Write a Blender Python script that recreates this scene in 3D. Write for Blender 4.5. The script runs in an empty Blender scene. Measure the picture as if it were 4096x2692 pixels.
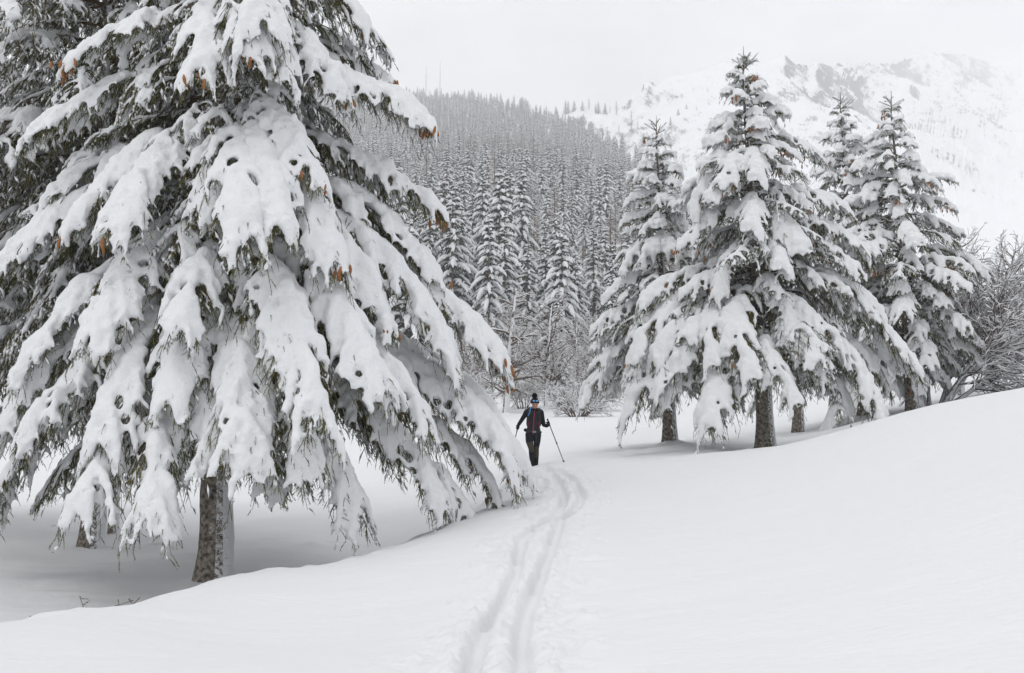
import bpy, math, random
import numpy as np
from mathutils import Vector, Matrix

random.seed(7)
RNG = np.random.default_rng(11)
SC = bpy.context.scene
COL = SC.collection
R = math.radians

# ------------------------------------------------------------------ camera
CAM_Z = 1.70
F_PX = 995.0                      # focal length in pixels of a 1024 px wide picture (35 mm lens)
HORIZON = 400.0
PITCH = math.atan((HORIZON - 336.5) / F_PX)
cam_data = bpy.data.cameras.new('camera')
cam_data.sensor_width = 36.0
cam_data.lens = 36.0 * F_PX / 1024.0
cam_data.clip_start = 0.1
cam_data.clip_end = 12000.0
cam = bpy.data.objects.new('camera', cam_data)
COL.objects.link(cam)
cam.location = (0, 0, CAM_Z)
cam.rotation_euler = (R(90) + PITCH, 0, 0)
SC.camera = cam

# ------------------------------------------------------------------ world: bright overcast
SUN_EL, SUN_AZ = R(60), R(238)    # azimuth measured clockwise from +Y (the view direction): high up, to the left and a little behind the camera
world = bpy.data.worlds.new('World')
SC.world = world
world.use_nodes = True
wt = world.node_tree
wt.nodes.clear()
w_out = wt.nodes.new('ShaderNodeOutputWorld')
w_bg = wt.nodes.new('ShaderNodeBackground')
w_sky = wt.nodes.new('ShaderNodeTexSky')
w_sky.sky_type = 'NISHITA'
w_sky.sun_disc = False
w_sky.sun_elevation = SUN_EL
w_sky.sun_rotation = SUN_AZ
w_sky.altitude = 1400
w_sky.dust_density = 3.0
w_tc = wt.nodes.new('ShaderNodeTexCoord')
w_map = wt.nodes.new('ShaderNodeMapping')
w_map.inputs['Scale'].default_value = (1.0, 1.0, 2.2)
w_noise = wt.nodes.new('ShaderNodeTexNoise')
w_noise.inputs['Scale'].default_value = 4.5
w_noise.inputs['Detail'].default_value = 5
w_noise.inputs['Roughness'].default_value = 0.55
w_ramp = wt.nodes.new('ShaderNodeValToRGB')   # the cloud deck
w_ramp.color_ramp.elements[0].position = 0.36
w_ramp.color_ramp.elements[0].color = (0.66, 0.675, 0.70, 1)
w_ramp.color_ramp.elements[1].position = 0.60
w_ramp.color_ramp.elements[1].color = (1.0, 1.0, 1.0, 1)
w_mul = wt.nodes.new('ShaderNodeVectorMath'); w_mul.operation = 'SCALE'
w_mul.inputs['Scale'].default_value = 8.9
w_mix = wt.nodes.new('ShaderNodeMix'); w_mix.data_type = 'RGBA'
w_mix.inputs['Factor'].default_value = 0.93
w_bg.inputs['Strength'].default_value = 0.13
L = wt.links.new
L(w_tc.outputs['Generated'], w_map.inputs['Vector'])
L(w_map.outputs['Vector'], w_noise.inputs['Vector'])
L(w_noise.outputs['Fac'], w_ramp.inputs['Fac'])
L(w_ramp.outputs['Color'], w_mul.inputs[0])
L(w_sky.outputs['Color'], w_mix.inputs[6])
L(w_mul.outputs['Vector'], w_mix.inputs[7])
L(w_mix.outputs[2], w_bg.inputs['Color'])
L(w_bg.outputs['Background'], w_out.inputs['Surface'])

# ------------------------------------------------------------------ sun (veiled by cloud)
sun_d = bpy.data.lights.new('sun', 'SUN')
sun_d.energy = 1.0
sun_d.angle = R(28)
sun_d.color = (1.0, 0.97, 0.93)
sun = bpy.data.objects.new('sun', sun_d)
COL.objects.link(sun)
sdir = Vector((math.sin(SUN_AZ) * math.cos(SUN_EL), math.cos(SUN_AZ) * math.cos(SUN_EL), math.sin(SUN_EL)))
sun.rotation_euler = sdir.to_track_quat('Z', 'Y').to_euler()

# ------------------------------------------------------------------ exposure and renderer
SC.view_settings.view_transform = 'Standard'
SC.view_settings.look = 'None'
SC.view_settings.exposure = 0.0
SC.view_settings.gamma = 1.0
SC.view_settings.use_curve_mapping = False
SC.render.engine = 'CYCLES'
SC.cycles.use_denoising = True
SC.cycles.max_bounces = 12
SC.cycles.diffuse_bounces = 4
SC.cycles.volume_bounces = 8
SC.cycles.use_adaptive_sampling = True
SC.cycles.adaptive_threshold = 0.02


# ================================================================== helpers
def proj(x, y, z):
    """world point -> pixel of a 1024 px wide picture"""
    x = np.asarray(x, float); y = np.asarray(y, float); z = np.asarray(z, float) - CAM_Z
    c, s = math.cos(PITCH), math.sin(PITCH)
    d = y * c + z * s
    u = -y * s + z * c
    return 512 + F_PX * x / d, 336.5 - F_PX * u / d


def at(px, py, Y):
    """world point seen at a pixel, at depth Y"""
    c, s = math.cos(PITCH), math.sin(PITCH)
    a = (px - 512.0) / F_PX
    b = (336.5 - py) / F_PX
    dx, dy, dz = a, c - b * s, s + b * c
    k = Y / dy
    return np.array([dx * k, Y, CAM_Z + dz * k])


def value_noise2(x, y, seed=0):
    tab = np.random.default_rng(1000 + seed).random((256, 256))
    xi = np.floor(x).astype(int); yi = np.floor(y).astype(int)
    xf = x - xi; yf = y - yi
    xf = xf * xf * (3 - 2 * xf); yf = yf * yf * (3 - 2 * yf)
    a = tab[xi & 255, yi & 255]; b = tab[(xi + 1) & 255, yi & 255]
    c = tab[xi & 255, (yi + 1) & 255]; d = tab[(xi + 1) & 255, (yi + 1) & 255]
    return (a * (1 - xf) + b * xf) * (1 - yf) + (c * (1 - xf) + d * xf) * yf - 0.5


def fbm2(x, y, seed=0, octaves=4, gain=0.5):
    s = 0.0; amp = 1.0
    for o in range(octaves):
        s = s + amp * value_noise2(x * 2 ** o + 17.3 * o, y * 2 ** o - 9.1 * o, seed + o)
        amp *= gain
    return s


_W = np.random.default_rng(5).normal(size=(14, 3)); _PH = np.random.default_rng(6).random(14) * 6.28


def lump3(P, freq):
    """smooth pseudo noise in space, about -1..1"""
    s = np.zeros(len(P))
    for k in range(14):
        s += np.sin(P @ (_W[k] * freq) + _PH[k])
    return s / 5.0


def new_mesh(name, V, faces, mats=(), mat_idx=None, smooth=True):
    """faces: list of int arrays (n, k), k = 3 or 4"""
    me = bpy.data.meshes.new(name)
    V = np.asarray(V, dtype=np.float32)
    faces = [np.asarray(f, dtype=np.int32) for f in faces if len(f)]
    me.vertices.add(len(V))
    me.vertices.foreach_set('co', V.ravel())
    nl = sum(f.size for f in faces); nf = sum(len(f) for f in faces)
    me.loops.add(nl)
    me.loops.foreach_set('vertex_index', np.concatenate([f.ravel() for f in faces]))
    me.polygons.add(nf)
    tot = np.concatenate([np.full(len(f), f.shape[1], dtype=np.int32) for f in faces])
    start = np.concatenate([[0], np.cumsum(tot)[:-1]]).astype(np.int32)
    me.polygons.foreach_set('loop_start', start)
    me.polygons.foreach_set('loop_total', tot)
    if mat_idx is not None:
        me.polygons.foreach_set('material_index', np.asarray(mat_idx, dtype=np.int32))
    me.polygons.foreach_set('use_smooth', np.full(nf, smooth))
    for m in mats:
        me.materials.append(m)
    me.update(calc_edges=True)
    me.validate()
    return me


class Geo:
    """collects triangles and quads with materials, ends as one mesh"""
    def __init__(self):
        self.V = []; self.F = {3: [], 4: []}; self.M = {3: [], 4: []}; self.n = 0

    def add(self, V, F, mat=0):
        V = np.asarray(V, float).reshape(-1, 3); F = np.asarray(F, int)
        if len(F) == 0:
            return
        self.V.append(V); k = F.shape[1]
        self.F[k].append(F + self.n); self.M[k].append(np.full(len(F), mat))
        self.n += len(V)

    def mesh(self, name, mats, smooth=True):
        faces = []; mi = []
        for k in (3, 4):
            if self.F[k]:
                faces.append(np.concatenate(self.F[k])); mi.append(np.concatenate(self.M[k]))
        return new_mesh(name, np.concatenate(self.V), faces, mats, np.concatenate(mi), smooth)


def tubes(P, rad, sides=6, squash=None):
    """P (N,K,3) polylines, rad (N,K) radii -> verts, quads"""
    P = np.asarray(P, float); rad = np.asarray(rad, float)
    if P.ndim == 2:
        P = P[None]; rad = rad[None]
    N, K, _ = P.shape
    T = np.gradient(P, axis=1)
    T /= np.linalg.norm(T, axis=2, keepdims=True) + 1e-9
    ref = np.zeros((N, 1, 3))
    m = T.mean(axis=1)
    steep = np.abs(m[:, 2]) > 0.8 * np.linalg.norm(m, axis=1)
    ref[~steep, 0] = (0, 0, 1.0)
    ref[steep, 0] = (0.8, 0.6, 0.05)
    A = np.cross(T, ref); A /= np.linalg.norm(A, axis=2, keepdims=True) + 1e-9
    B = np.cross(A, T)
    ang = np.arange(sides) * 2 * math.pi / sides
    ca = np.cos(ang)[None, None, :, None]; sa = np.sin(ang)[None, None, :, None]
    V = P[:, :, None, :] + rad[:, :, None, None] * (A[:, :, None, :] * ca + B[:, :, None, :] * sa)
    idx = np.arange(N * K * sides).reshape(N, K, sides)
    a = idx[:, :-1]; b = idx[:, 1:]
    F = np.stack([a, np.roll(a, -1, axis=2), np.roll(b, -1, axis=2), b], axis=-1).reshape(-1, 4)
    return V.reshape(-1, 3), F


def link(name, me, parent=None, loc=None):
    o = bpy.data.objects.new(name, me)
    COL.objects.link(o)
    if parent is not None:
        o.parent = parent
    if loc is not None:
        o.location = loc
    return o


def tag(o, label, cat, group=None, kind=None):
    o['label'] = label; o['category'] = cat
    if group: o['group'] = group
    if kind: o['kind'] = kind
    return o


def thing(name, label, cat, loc=(0, 0, 0), rotz=0.0, group=None):
    o = bpy.data.objects.new(name, None)
    COL.objects.link(o)
    o.empty_display_size = 0.2
    o.location = loc; o.rotation_euler = (0, 0, rotz)
    return tag(o, label, cat, group)


# ================================================================== materials
def mat(name, color, rough=0.7, spec=0.3):
    m = bpy.data.materials.new(name); m.use_nodes = True
    b = m.node_tree.nodes['Principled BSDF']
    b.inputs['Base Color'].default_value = (*color, 1)
    b.inputs['Roughness'].default_value = rough
    b.inputs['Specular IOR Level'].default_value = spec
    return m, m.node_tree, b


def noise_color(nt, bsdf, c0, c1, scale, detail=4, lo=0.35, hi=0.65, coord='Object'):
    tc = nt.nodes.new('ShaderNodeTexCoord')
    n = nt.nodes.new('ShaderNodeTexNoise'); n.inputs['Scale'].default_value = scale; n.inputs['Detail'].default_value = detail
    r = nt.nodes.new('ShaderNodeValToRGB')
    r.color_ramp.elements[0].position = lo; r.color_ramp.elements[0].color = (*c0, 1)
    r.color_ramp.elements[1].position = hi; r.color_ramp.elements[1].color = (*c1, 1)
    nt.links.new(tc.outputs[coord], n.inputs['Vector'])
    nt.links.new(n.outputs['Fac'], r.inputs['Fac'])
    nt.links.new(r.outputs['Color'], bsdf.inputs['Base Color'])
    return n, r, tc


def add_bump(nt, bsdf, scale, strength, dist, detail=5, coord='Object', stretch=None):
    tc = nt.nodes.new('ShaderNodeTexCoord')
    n = nt.nodes.new('ShaderNodeTexNoise'); n.inputs['Scale'].default_value = scale; n.inputs['Detail'].default_value = detail
    bp = nt.nodes.new('ShaderNodeBump'); bp.inputs['Strength'].default_value = strength; bp.inputs['Distance'].default_value = dist
    if stretch:
        mp = nt.nodes.new('ShaderNodeMapping'); mp.inputs['Scale'].default_value = stretch
        nt.links.new(tc.outputs[coord], mp.inputs['Vector']); nt.links.new(mp.outputs['Vector'], n.inputs['Vector'])
    else:
        nt.links.new(tc.outputs[coord], n.inputs['Vector'])
    nt.links.new(n.outputs['Fac'], bp.inputs['Height'])
    nt.links.new(bp.outputs['Normal'], bsdf.inputs['Normal'])
    return bp


SNOW = (0.765, 0.772, 0.785)
m_snow, nt, b = mat('snow', SNOW, 0.75, 0.2)
add_bump(nt, b, 15, 0.8, 0.028, 5)
m_ground, nt, b = mat('ground_snow', SNOW, 0.75, 0.2)
add_bump(nt, b, 14, 0.6, 0.02, 10, stretch=(0.5, 1.3, 1))
m_needle, nt, b = mat('needles', (0.05, 0.06, 0.02), 0.7, 0.2)
noise_color(nt, b, (0.038, 0.052, 0.018), (0.165, 0.155, 0.045), 2.3, 3, 0.3, 0.7)
m_twig, nt, b = mat('twig_bark', (0.10, 0.065, 0.04), 0.9, 0.1)
m_cone, nt, b = mat('cone', (0.30, 0.13, 0.055), 0.7, 0.2)
noise_color(nt, b, (0.20, 0.085, 0.035), (0.38, 0.175, 0.07), 60, 2, coord='Object')


def bark_material(name, c0, c1, plaster_dir, plaster=0.55, scale=9, snow_scale=26):
    """bark with wind-driven snow stuck to one side of the trunk"""
    m, nt, b = mat(name, c0, 0.95, 0.1)
    n, r, tc = noise_color(nt, b, c0, c1, scale, 6, 0.35, 0.68)
    geo = nt.nodes.new('ShaderNodeNewGeometry')
    dot = nt.nodes.new('ShaderNodeVectorMath'); dot.operation = 'DOT_PRODUCT'
    dot.inputs[1].default_value = Vector(plaster_dir).normalized()
    nt.links.new(geo.outputs['True Normal'], dot.inputs[0])
    n2 = nt.nodes.new('ShaderNodeTexNoise'); n2.inputs['Scale'].default_value = snow_scale; n2.inputs['Detail'].default_value = 8
    n2.inputs['Roughness'].default_value = 0.9
    nt.links.new(tc.outputs['Object'], n2.inputs['Vector'])
    ad = nt.nodes.new('ShaderNodeMath'); ad.operation = 'MULTIPLY_ADD'
    nt.links.new(n2.outputs['Fac'], ad.inputs[0]); ad.inputs[1].default_value = 4.2
    nt.links.new(dot.outputs['Value'], ad.inputs[2])
    rs = nt.nodes.new('ShaderNodeValToRGB')
    rs.color_ramp.elements[0].position = 0.0; rs.color_ramp.elements[1].position = 1.0
    mr = nt.nodes.new('ShaderNodeMapRange')
    mr.inputs['From Min'].default_value = 3.00 - plaster; mr.inputs['From Max'].default_value = 3.10 - plaster
    nt.links.new(ad.outputs['Value'], mr.inputs['Value'])
    mx = nt.nodes.new('ShaderNodeMix'); mx.data_type = 'RGBA'
    nt.links.new(mr.outputs['Result'], mx.inputs['Factor'])
    nt.links.new(r.outputs['Color'], mx.inputs[6])
    mx.inputs[7].default_value = (0.8, 0.81, 0.83, 1)
    nt.links.new(mx.outputs[2], b.inputs['Base Color'])
    bp = nt.nodes.new('ShaderNodeBump'); bp.inputs['Strength'].default_value = 0.9; bp.inputs['Distance'].default_value = 0.05
    nt.links.new(n.outputs['Fac'], bp.inputs['Height'])
    nt.links.new(bp.outputs['Normal'], b.inputs['Normal'])
    nt.nodes.remove(rs)
    return m


m_bark = bark_material('spruce_bark', (0.060, 0.053, 0.047), (0.33, 0.29, 0.245), (0.95, 0.12, 0.1), 0.62, 15, 16)
m_birch = bark_material('birch_bark', (0.05, 0.045, 0.04), (0.30, 0.28, 0.26), (0.55, -0.75, 0.1), 0.75, 14, 9)
m_bare, nt, b = mat('bare_twigs', (0.13, 0.10, 0.085), 0.9, 0.1)
m_larch, nt, b = mat('larch_twigs', (0.16, 0.12, 0.095), 0.9, 0.1)
m_fneedle, nt, b = mat('forest_needles', (0.035, 0.043, 0.03), 0.8, 0.1)
# ================================================================== terrain
# (pixel x, pixel y, depth): points of the snow surface
_GP = [
    # crest of the near slope, left and middle
    (-120, 640, 7.4), (0, 624, 8.5), (86, 615, 9.5), (150, 600, 11), (200, 584.5, 13), (260, 581.5, 13.6), (330, 570, 14.2), (400, 546, 15.2),
    (450, 523, 16.5), (500, 498, 18.5), (535, 466, 24),
    # near slope
    (0, 673, 6.6), (256, 673, 6.1), (512, 673, 5.8), (768, 673, 5.2), (1024, 673, 4.7), (512, 560, 10.5), (768, 560, 8.9), (900, 480, 11.8),
    (256, 640, 8.3), (650, 500, 16), (800, 470, 15.2), (1024, 540, 6.9), (1024, 460, 9.8), (600, 520, 14), (430, 600, 9.4),
    # crest right
    (1100, 380, 15), (1024, 391, 16), (960, 402, 17), (900, 413.5, 18.5), (830, 433.5, 21), (766, 448.5, 23), (700, 453.5, 23.5), (640, 457, 24), (590, 460, 24),
    # hollow on the left
    (0, 545, 19.2), (60, 530, 22), (50, 503, 28), (300, 543, 19), (300, 515, 24), (260, 500, 30), (400, 515, 22.5), (430, 497, 26), (60, 583, 15.2), (150, 575, 16.2),
    (213, 583, 15.6), (96, 567, 17.2), (-80, 560, 17),
    (470, 440, 40), (480, 425, 50), (380, 445, 45), (200, 470, 45), (30, 475, 48),
    # hollow on the right and beyond
    (880, 419, 26), (671, 444, 28), (766, 451, 26), (830, 440, 26), (799, 434, 33), (866, 415, 34), (913, 411.5, 33), (929, 407.5, 34), (962, 394.5, 38),
    (1012, 372, 45), (1024, 383, 36), (1024, 394, 24), (740, 437, 32), (640, 446, 30),
    (505, 413, 60), (546, 409, 62), (560, 430, 40), (600, 421, 48), (700, 415, 55), (800, 400, 60), (900, 384, 65), (1000, 362, 65),
    (480, 401, 76), (580, 400, 76), (430, 404, 76), (700, 393, 85), (560, 392, 95), (430, 394, 95), (250, 420, 90), (0, 430, 90),
]
_C = np.array([at(*p) for p in _GP])
_far = []
for x, y, z in ((-60, 90, -1.5), (60, 90, 4.0), (0, 115, 3.0), (-70, 115, 1.0), (75, 115, 7.0), (-60, 30, -2.5), (60, 30, 5.5), (-30, -30, -1.5), (30, -30, 1.5),
                (0, -40, 0.0), (0, 0, 0.02), (-4, 1, -0.35), (4, 1, 0.32), (0, -8, 0.1), (-12, 4, -0.9), (14, 4, 1.3), (25, 14, 2.6), (40, 50, 4.2), (-30, 15, -1.9), (-40, 60, -2.2)):
    _far.append((x, y, z))
# the floor of the hollow just behind the lip, out of sight: (pixel x, depth, height)
for px, Y, z in ((-120, 9.4, -2.45), (0, 10.6, -2.62), (86, 11.6, -2.74), (150, 13.0, -2.84), (200, 14.6, -2.86), (260, 15.3, -2.86), (330, 16.0, -2.84), (400, 17.0, -2.66), (450, 18.2, -2.35), (0, 13.5, -2.80), (100, 14, -2.84)):
    _far.append(((px - 512) / F_PX * Y, Y, z + CAM_Z))
_C = np.concatenate([_C, np.array(_far, float)])


def _warp(x, y):
    """horizontal warp so that near points, which are denser, weigh alike"""
    r = np.sqrt(x * x + y * y) + 1e-6
    k = np.log1p(r / 6.0) * 6.0 / r
    return x * k, y * k


def _tps_k(d2):
    return 0.5 * d2 * np.log(d2 + 1e-9)


_cx, _cy = _warp(_C[:, 0], _C[:, 1])
_n = len(_C)
_K = _tps_k((_cx[:, None] - _cx) ** 2 + (_cy[:, None] - _cy) ** 2) + np.eye(_n) * 0.004
_Pm = np.stack([np.ones(_n), _cx, _cy], 1)
_A = np.zeros((_n + 3, _n + 3)); _A[:_n, :_n] = _K; _A[:_n, _n:] = _Pm; _A[_n:, :_n] = _Pm.T
_w = np.linalg.solve(_A, np.concatenate([_C[:, 2], np.zeros(3)]))


def smooth01(t):
    t = np.clip(t, 0, 1)
    return t * t * (3 - 2 * t)


def ground_base(x, y):
    x = np.asarray(x, float); y = np.asarray(y, float)
    sh = x.shape; x = x.ravel(); y = y.ravel()
    xc = np.clip(x, -75, 80); yc = np.clip(y, -45, 125)
    wx, wy = _warp(xc, yc)
    z = np.zeros(len(x))
    for i in range(0, len(x), 40000):
        sl = slice(i, i + 40000)
        D = _tps_k((wx[sl, None] - _cx) ** 2 + (wy[sl, None] - _cy) ** 2)
        z[sl] = D @ _w[:_n] + _w[_n] + _w[_n + 1] * wx[sl] + _w[_n + 2] * wy[sl]
    return z.reshape(sh)


def ground_plain(x, y):
    z = ground_base(x, y)
    r = np.sqrt(np.asarray(x) ** 2 + np.asarray(y) ** 2)
    far = smooth01((r - 14) / 25)
    z = z + 0.10 * fbm2(x * 0.45 + 3, y * 0.45, 3, 3) * (0.25 + far) + 0.02 * fbm2(x * 1.6, y * 1.6, 9, 3) + 0.010 * fbm2(x * 1.1 + 0.6 * y, y * 4.2, 13, 3)
    return z


def drop_to_ground(px, py, y0=4.0, y1=60.0):
    """the ground point seen at a pixel"""
    Y = np.linspace(y0, y1, 900)
    P = np.array([at(px, py, t) for t in Y])
    below = P[:, 2] <= ground_plain(P[:, 0], P[:, 1])
    i = int(np.argmax(below)) if below.any() else len(Y) - 1
    return P[i]


# ---- the trail: two rows of deep steps
_ZL = [(1190, 120), (1230, 150), (1290, 235), (1325, 330), (1310, 400), (1240, 470), (1110, 540), (1030, 620), (1010, 700), (1000, 820), (960, 930), (890, 1040), (800, 1180), (735, 1330), (690, 1470), (660, 1600)]
_ZR = [(1200, 118), (1290, 150), (1370, 195), (1430, 285), (1450, 345), (1390, 415), (1300, 490), (1262, 590), (1240, 690), (1175, 800), (1150, 900), (1100, 1040), (1052, 1150), (1025, 1260), (1030, 1400), (1030, 1600)]


def _trail(zs):
    pts = np.array([drop_to_ground((1500 + a * 0.5703) / 4, (1800 + b * 0.5703) / 4)[:2] for a, b in zs])
    d = np.concatenate([[0], np.cumsum(np.linalg.norm(np.diff(pts, axis=0), axis=1))])
    s = np.arange(0, d[-1], 0.05)
    return np.stack([np.interp(s, d, pts[:, 0]), np.interp(s, d, pts[:, 1])], 1), s


TRAIL_L, TRAIL_SL = _trail(_ZL)
TRAIL_R, TRAIL_SR = _trail(_ZR)


POLE_HOLES = []
for _tr, _off in ((TRAIL_L, -0.42), (TRAIL_R, 0.46)):
    for _k in range(12, len(_tr) - 2, 27):
        _t = _tr[_k + 1] - _tr[_k - 1]; _t = _t / np.linalg.norm(_t)
        POLE_HOLES.append((_tr[_k][0] + _off * abs(_t[1]) + 0.05 * math.sin(_k), _tr[_k][1] + 0.1 * math.cos(_k * 2.0)))


def carve(x, y):
    """depth change of the snow by the trail"""
    z = np.zeros_like(x)
    near = (np.abs(x) < 6) & (y > 3) & (y < 28)
    idx = np.nonzero(near)
    X = x[idx]; Yy = y[idx]; dz = np.zeros(len(X)); dmin = np.full(len(X), 9.0)
    for (tr, s), ph in (((TRAIL_L, TRAIL_SL), 0.0), ((TRAIL_R, TRAIL_SR), 0.45)):
        for i in range(0, len(X), 20000):
            sl = slice(i, i + 20000)
            D = np.sqrt((X[sl, None] - tr[None, :, 0]) ** 2 + (Yy[sl, None] - tr[None, :, 1]) ** 2)
            j = D.argmin(1); d = D[np.arange(len(j)), j]
            st = s[j] + 0.05 * value_noise2(X[sl] * 5, Yy[sl] * 5, 40)
            ph_ = (st / 2.6 + ph) % 1.0                                   # the ski sinks deeper at every stride
            step = smooth01((ph_ - 0.10) / 0.55) * (1 - smooth01((ph_ - 0.80) / 0.06))
            wob = 0.030 * value_noise2(X[sl] * 5, Yy[sl] * 3, 33) + 0.014 * value_noise2(X[sl] * 14, Yy[sl] * 14, 34)
            groove = 1 - smooth01((d + wob - 0.045) / 0.032)
            dz[sl] -= groove * (0.060 + 0.035 * value_noise2(st * 1.2, st * 0 + ph, 46)) + 0.045 * (1 - smooth01((d + wob - 0.04) / 0.03)) * step
            dmin[sl] = np.minimum(dmin[sl], d)
    rim = np.exp(-((dmin - 0.17) / 0.07) ** 2)
    spray = np.exp(-(dmin / 0.42) ** 2) * smooth01((dmin - 0.075) / 0.03)
    dz += 0.022 * rim
    n1 = fbm2(X * 6, Yy * 6, 50, 4, 0.6); n2 = value_noise2(X * 19, Yy * 19, 55)
    dz += spray * (0.075 * n1 + 0.11 * np.maximum(n2 - 0.08, 0))
    for (hx, hy) in POLE_HOLES:      # pole marks with a scuffed ring
        d = np.hypot(X - hx, (Yy - hy) * 0.8)
        dz += -0.10 * np.exp(-(d / 0.035) ** 2) + 0.018 * np.exp(-((d - 0.10) / 0.05) ** 2) * (1 + 1.5 * n1)
    z[idx] = dz
    return z





def ground_z(x, y):
    x = np.asarray(x, float); y = np.asarray(y, float)
    return ground_plain(x, y) + carve(np.atleast_1d(x), np.atleast_1d(y)).reshape(x.shape)


def gz(x, y):
    return float(ground_z(np.array([x]), np.array([y]))[0])


def grow_axis(lo, hi, start, end, fine, rate):
    """axis values: 'fine' steps between start and end, then steps growing by 'rate' out to lo and hi"""
    a = list(np.arange(start, end, fine))
    s = fine; v = a[-1]
    while v < hi:
        s = min(s * rate, 40); v += s; a.append(v)
    s = fine; v = a[0]; b = []
    while v > lo:
        s = min(s * rate, 40); v -= s; b.append(v)
    return np.array(b[::-1] + a)


def grid_mesh(name, X, Y, Z, m):
    ny, nx = X.shape
    V = np.stack([X, Y, Z], -1).reshape(-1, 3)
    i = np.arange(nx * ny).reshape(ny, nx)
    F = np.stack([i[:-1, :-1], i[:-1, 1:], i[1:, 1:], i[1:, :-1]], -1).reshape(-1, 4)
    return new_mesh(name, V, [F], [m])


gx = grow_axis(-420, 420, -1.25, 2.2, 0.027, 1.07)
_y = [3.6]
while _y[-1] < 27:
    _y.append(_y[-1] + max(0.03, 0.0055 * _y[-1]))
_s = 0.12; _b = []
while _y[-1] < 420:
    _s = min(_s * 1.06, 30); _y.append(_y[-1] + _s)
_s = 0.05; v = 3.6
while v > -300:
    _s = min(_s * 1.2, 40); v -= _s; _b.append(v)
gy = np.array(_b[::-1] + _y)
GX, GY = np.meshgrid(gx, gy)
GZ = ground_plain(GX, GY) + carve(GX, GY)
# mounds of fallen snow by the low boughs on the right, and drifts
for (px, py, Y, h, r) in ((517, 491, 18.6, 0.22, 0.4), (40, 612, 9.6, 0.10, 0.35), (70, 607, 10.0, 0.08, 0.25)):
    c = at(px, py, Y)
    GZ = GZ + h * np.exp(-(((GX - c[0]) / (r * 1.5)) ** 2 + ((GY - c[1]) / r) ** 2)) * (1 + 0.6 * fbm2(GX * 6, GY * 6, 61, 3))
# snow banked round the trunks, and dents of fallen clumps under the crowns
_rg = np.random.default_rng(61)
for px, Y, rr, nd in ((213, 15.5, 4.2, 150), (96, 18.8, 3.6, 60), (117, 20.6, 0, 0), (766, 25.5, 3.2, 90), (671, 28.5, 2.6, 60), (799, 33, 1.5, 20), (864, 34.5, 0, 0), (913, 33, 2.4, 40), (929, 34, 0, 0), (962, 38, 0, 0), (505, 60, 0, 0), (546, 62, 0, 0)):
    cx_, cy_ = (px - 512) / F_PX * Y, Y
    w_ = (np.abs(GX - cx_) < rr + 3) & (np.abs(GY - cy_) < rr + 3)
    xs_, ys_ = GX[w_], GY[w_]
    d_ = np.hypot(xs_ - cx_, ys_ - cy_)
    add_ = 0.16 * np.exp(-(d_ / 0.42) ** 2) - 0.05 * np.exp(-((d_ - 0.9) / 0.35) ** 2)
    for _ in range(nd):
        a_, q_ = _rg.random() * 6.28, rr * math.sqrt(_rg.random())
        hx_, hy_, s_ = cx_ + q_ * math.cos(a_), cy_ + q_ * math.sin(a_), 0.07 + 0.10 * _rg.random()
        e_ = ((xs_ - hx_) ** 2 + (ys_ - hy_) ** 2) / s_ ** 2
        add_ += (0.035 * _rg.choice([-1.3, 1.0])) * np.exp(-e_)
    GZ[w_] += add_
ground = link('snow_ground', grid_mesh('snow_ground', GX, GY, GZ, m_ground))
ground['kind'] = 'structure'

# ---- forest hill: rises from the clearing to a ridge that falls from far left to near right
_hx = np.array([-420, -150, 100, 390, 450, 520, 560, 600, 631, 660, 684, 720, 770, 830, 900])
_hpy = np.array([40, 60, 82, 100, 101, 112, 128, 146, 166, 186, 204, 240, 300, 345, 372])
_hY = np.array([1350, 1320, 1300, 1250, 1180, 1040, 900, 780, 680, 560, 500, 420, 320, 220, 150])
_pxs = np.linspace(-420, 900, 190)
_vs = np.concatenate([np.linspace(0, 1, 70), np.linspace(1.04, 1.6, 8)])


def hill_point(px, v, noise=True):
    px = np.asarray(px, float); v = np.asarray(v, float)
    Yr = np.interp(px, _hx, _hY); pr = np.interp(px, _hx, _hpy)
    Yb = np.interp(px, [-420, 300, 600, 760, 900], [100, 104, 104, 112, 118])
    a = (px - 512) / F_PX
    c, s = math.cos(PITCH), math.sin(PITCH)
    Zr = CAM_Z + Yr * ((s + (336.5 - pr) / F_PX * c) / (c - (336.5 - pr) / F_PX * s))
    Zb = ground_base(a * Yb, Yb) - 0.6
    Y = Yb + (Yr - Yb) * v
    vv = np.clip(v, 0, 1)
    Z = Zb + (Zr - Zb) * (0.80 * vv + 0.20 * vv ** 2) - np.clip(v - 1, 0, 9) ** 1.0 * 0.35 * (Yr - Yb) * 0.9
    if noise:
        amp = np.sin(np.pi * np.clip(vv, 0, 1)) ** 0.5
        Z = Z + amp * 9 * fbm2(a * Y * 0.010 + 5, Y * 0.010, 71, 4)
    return a * Y, Y, Z


PXg, Vg = np.meshgrid(_pxs, _vs)
HX, HY, HZ = hill_point(PXg, Vg)
m_hill, nt, b = mat('hill_snow', (0.80, 0.81, 0.825), 0.9, 0.1)
hill = link('hill', grid_mesh('hill', HX, HY, HZ, m_hill)); hill['kind'] = 'structure'

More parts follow.
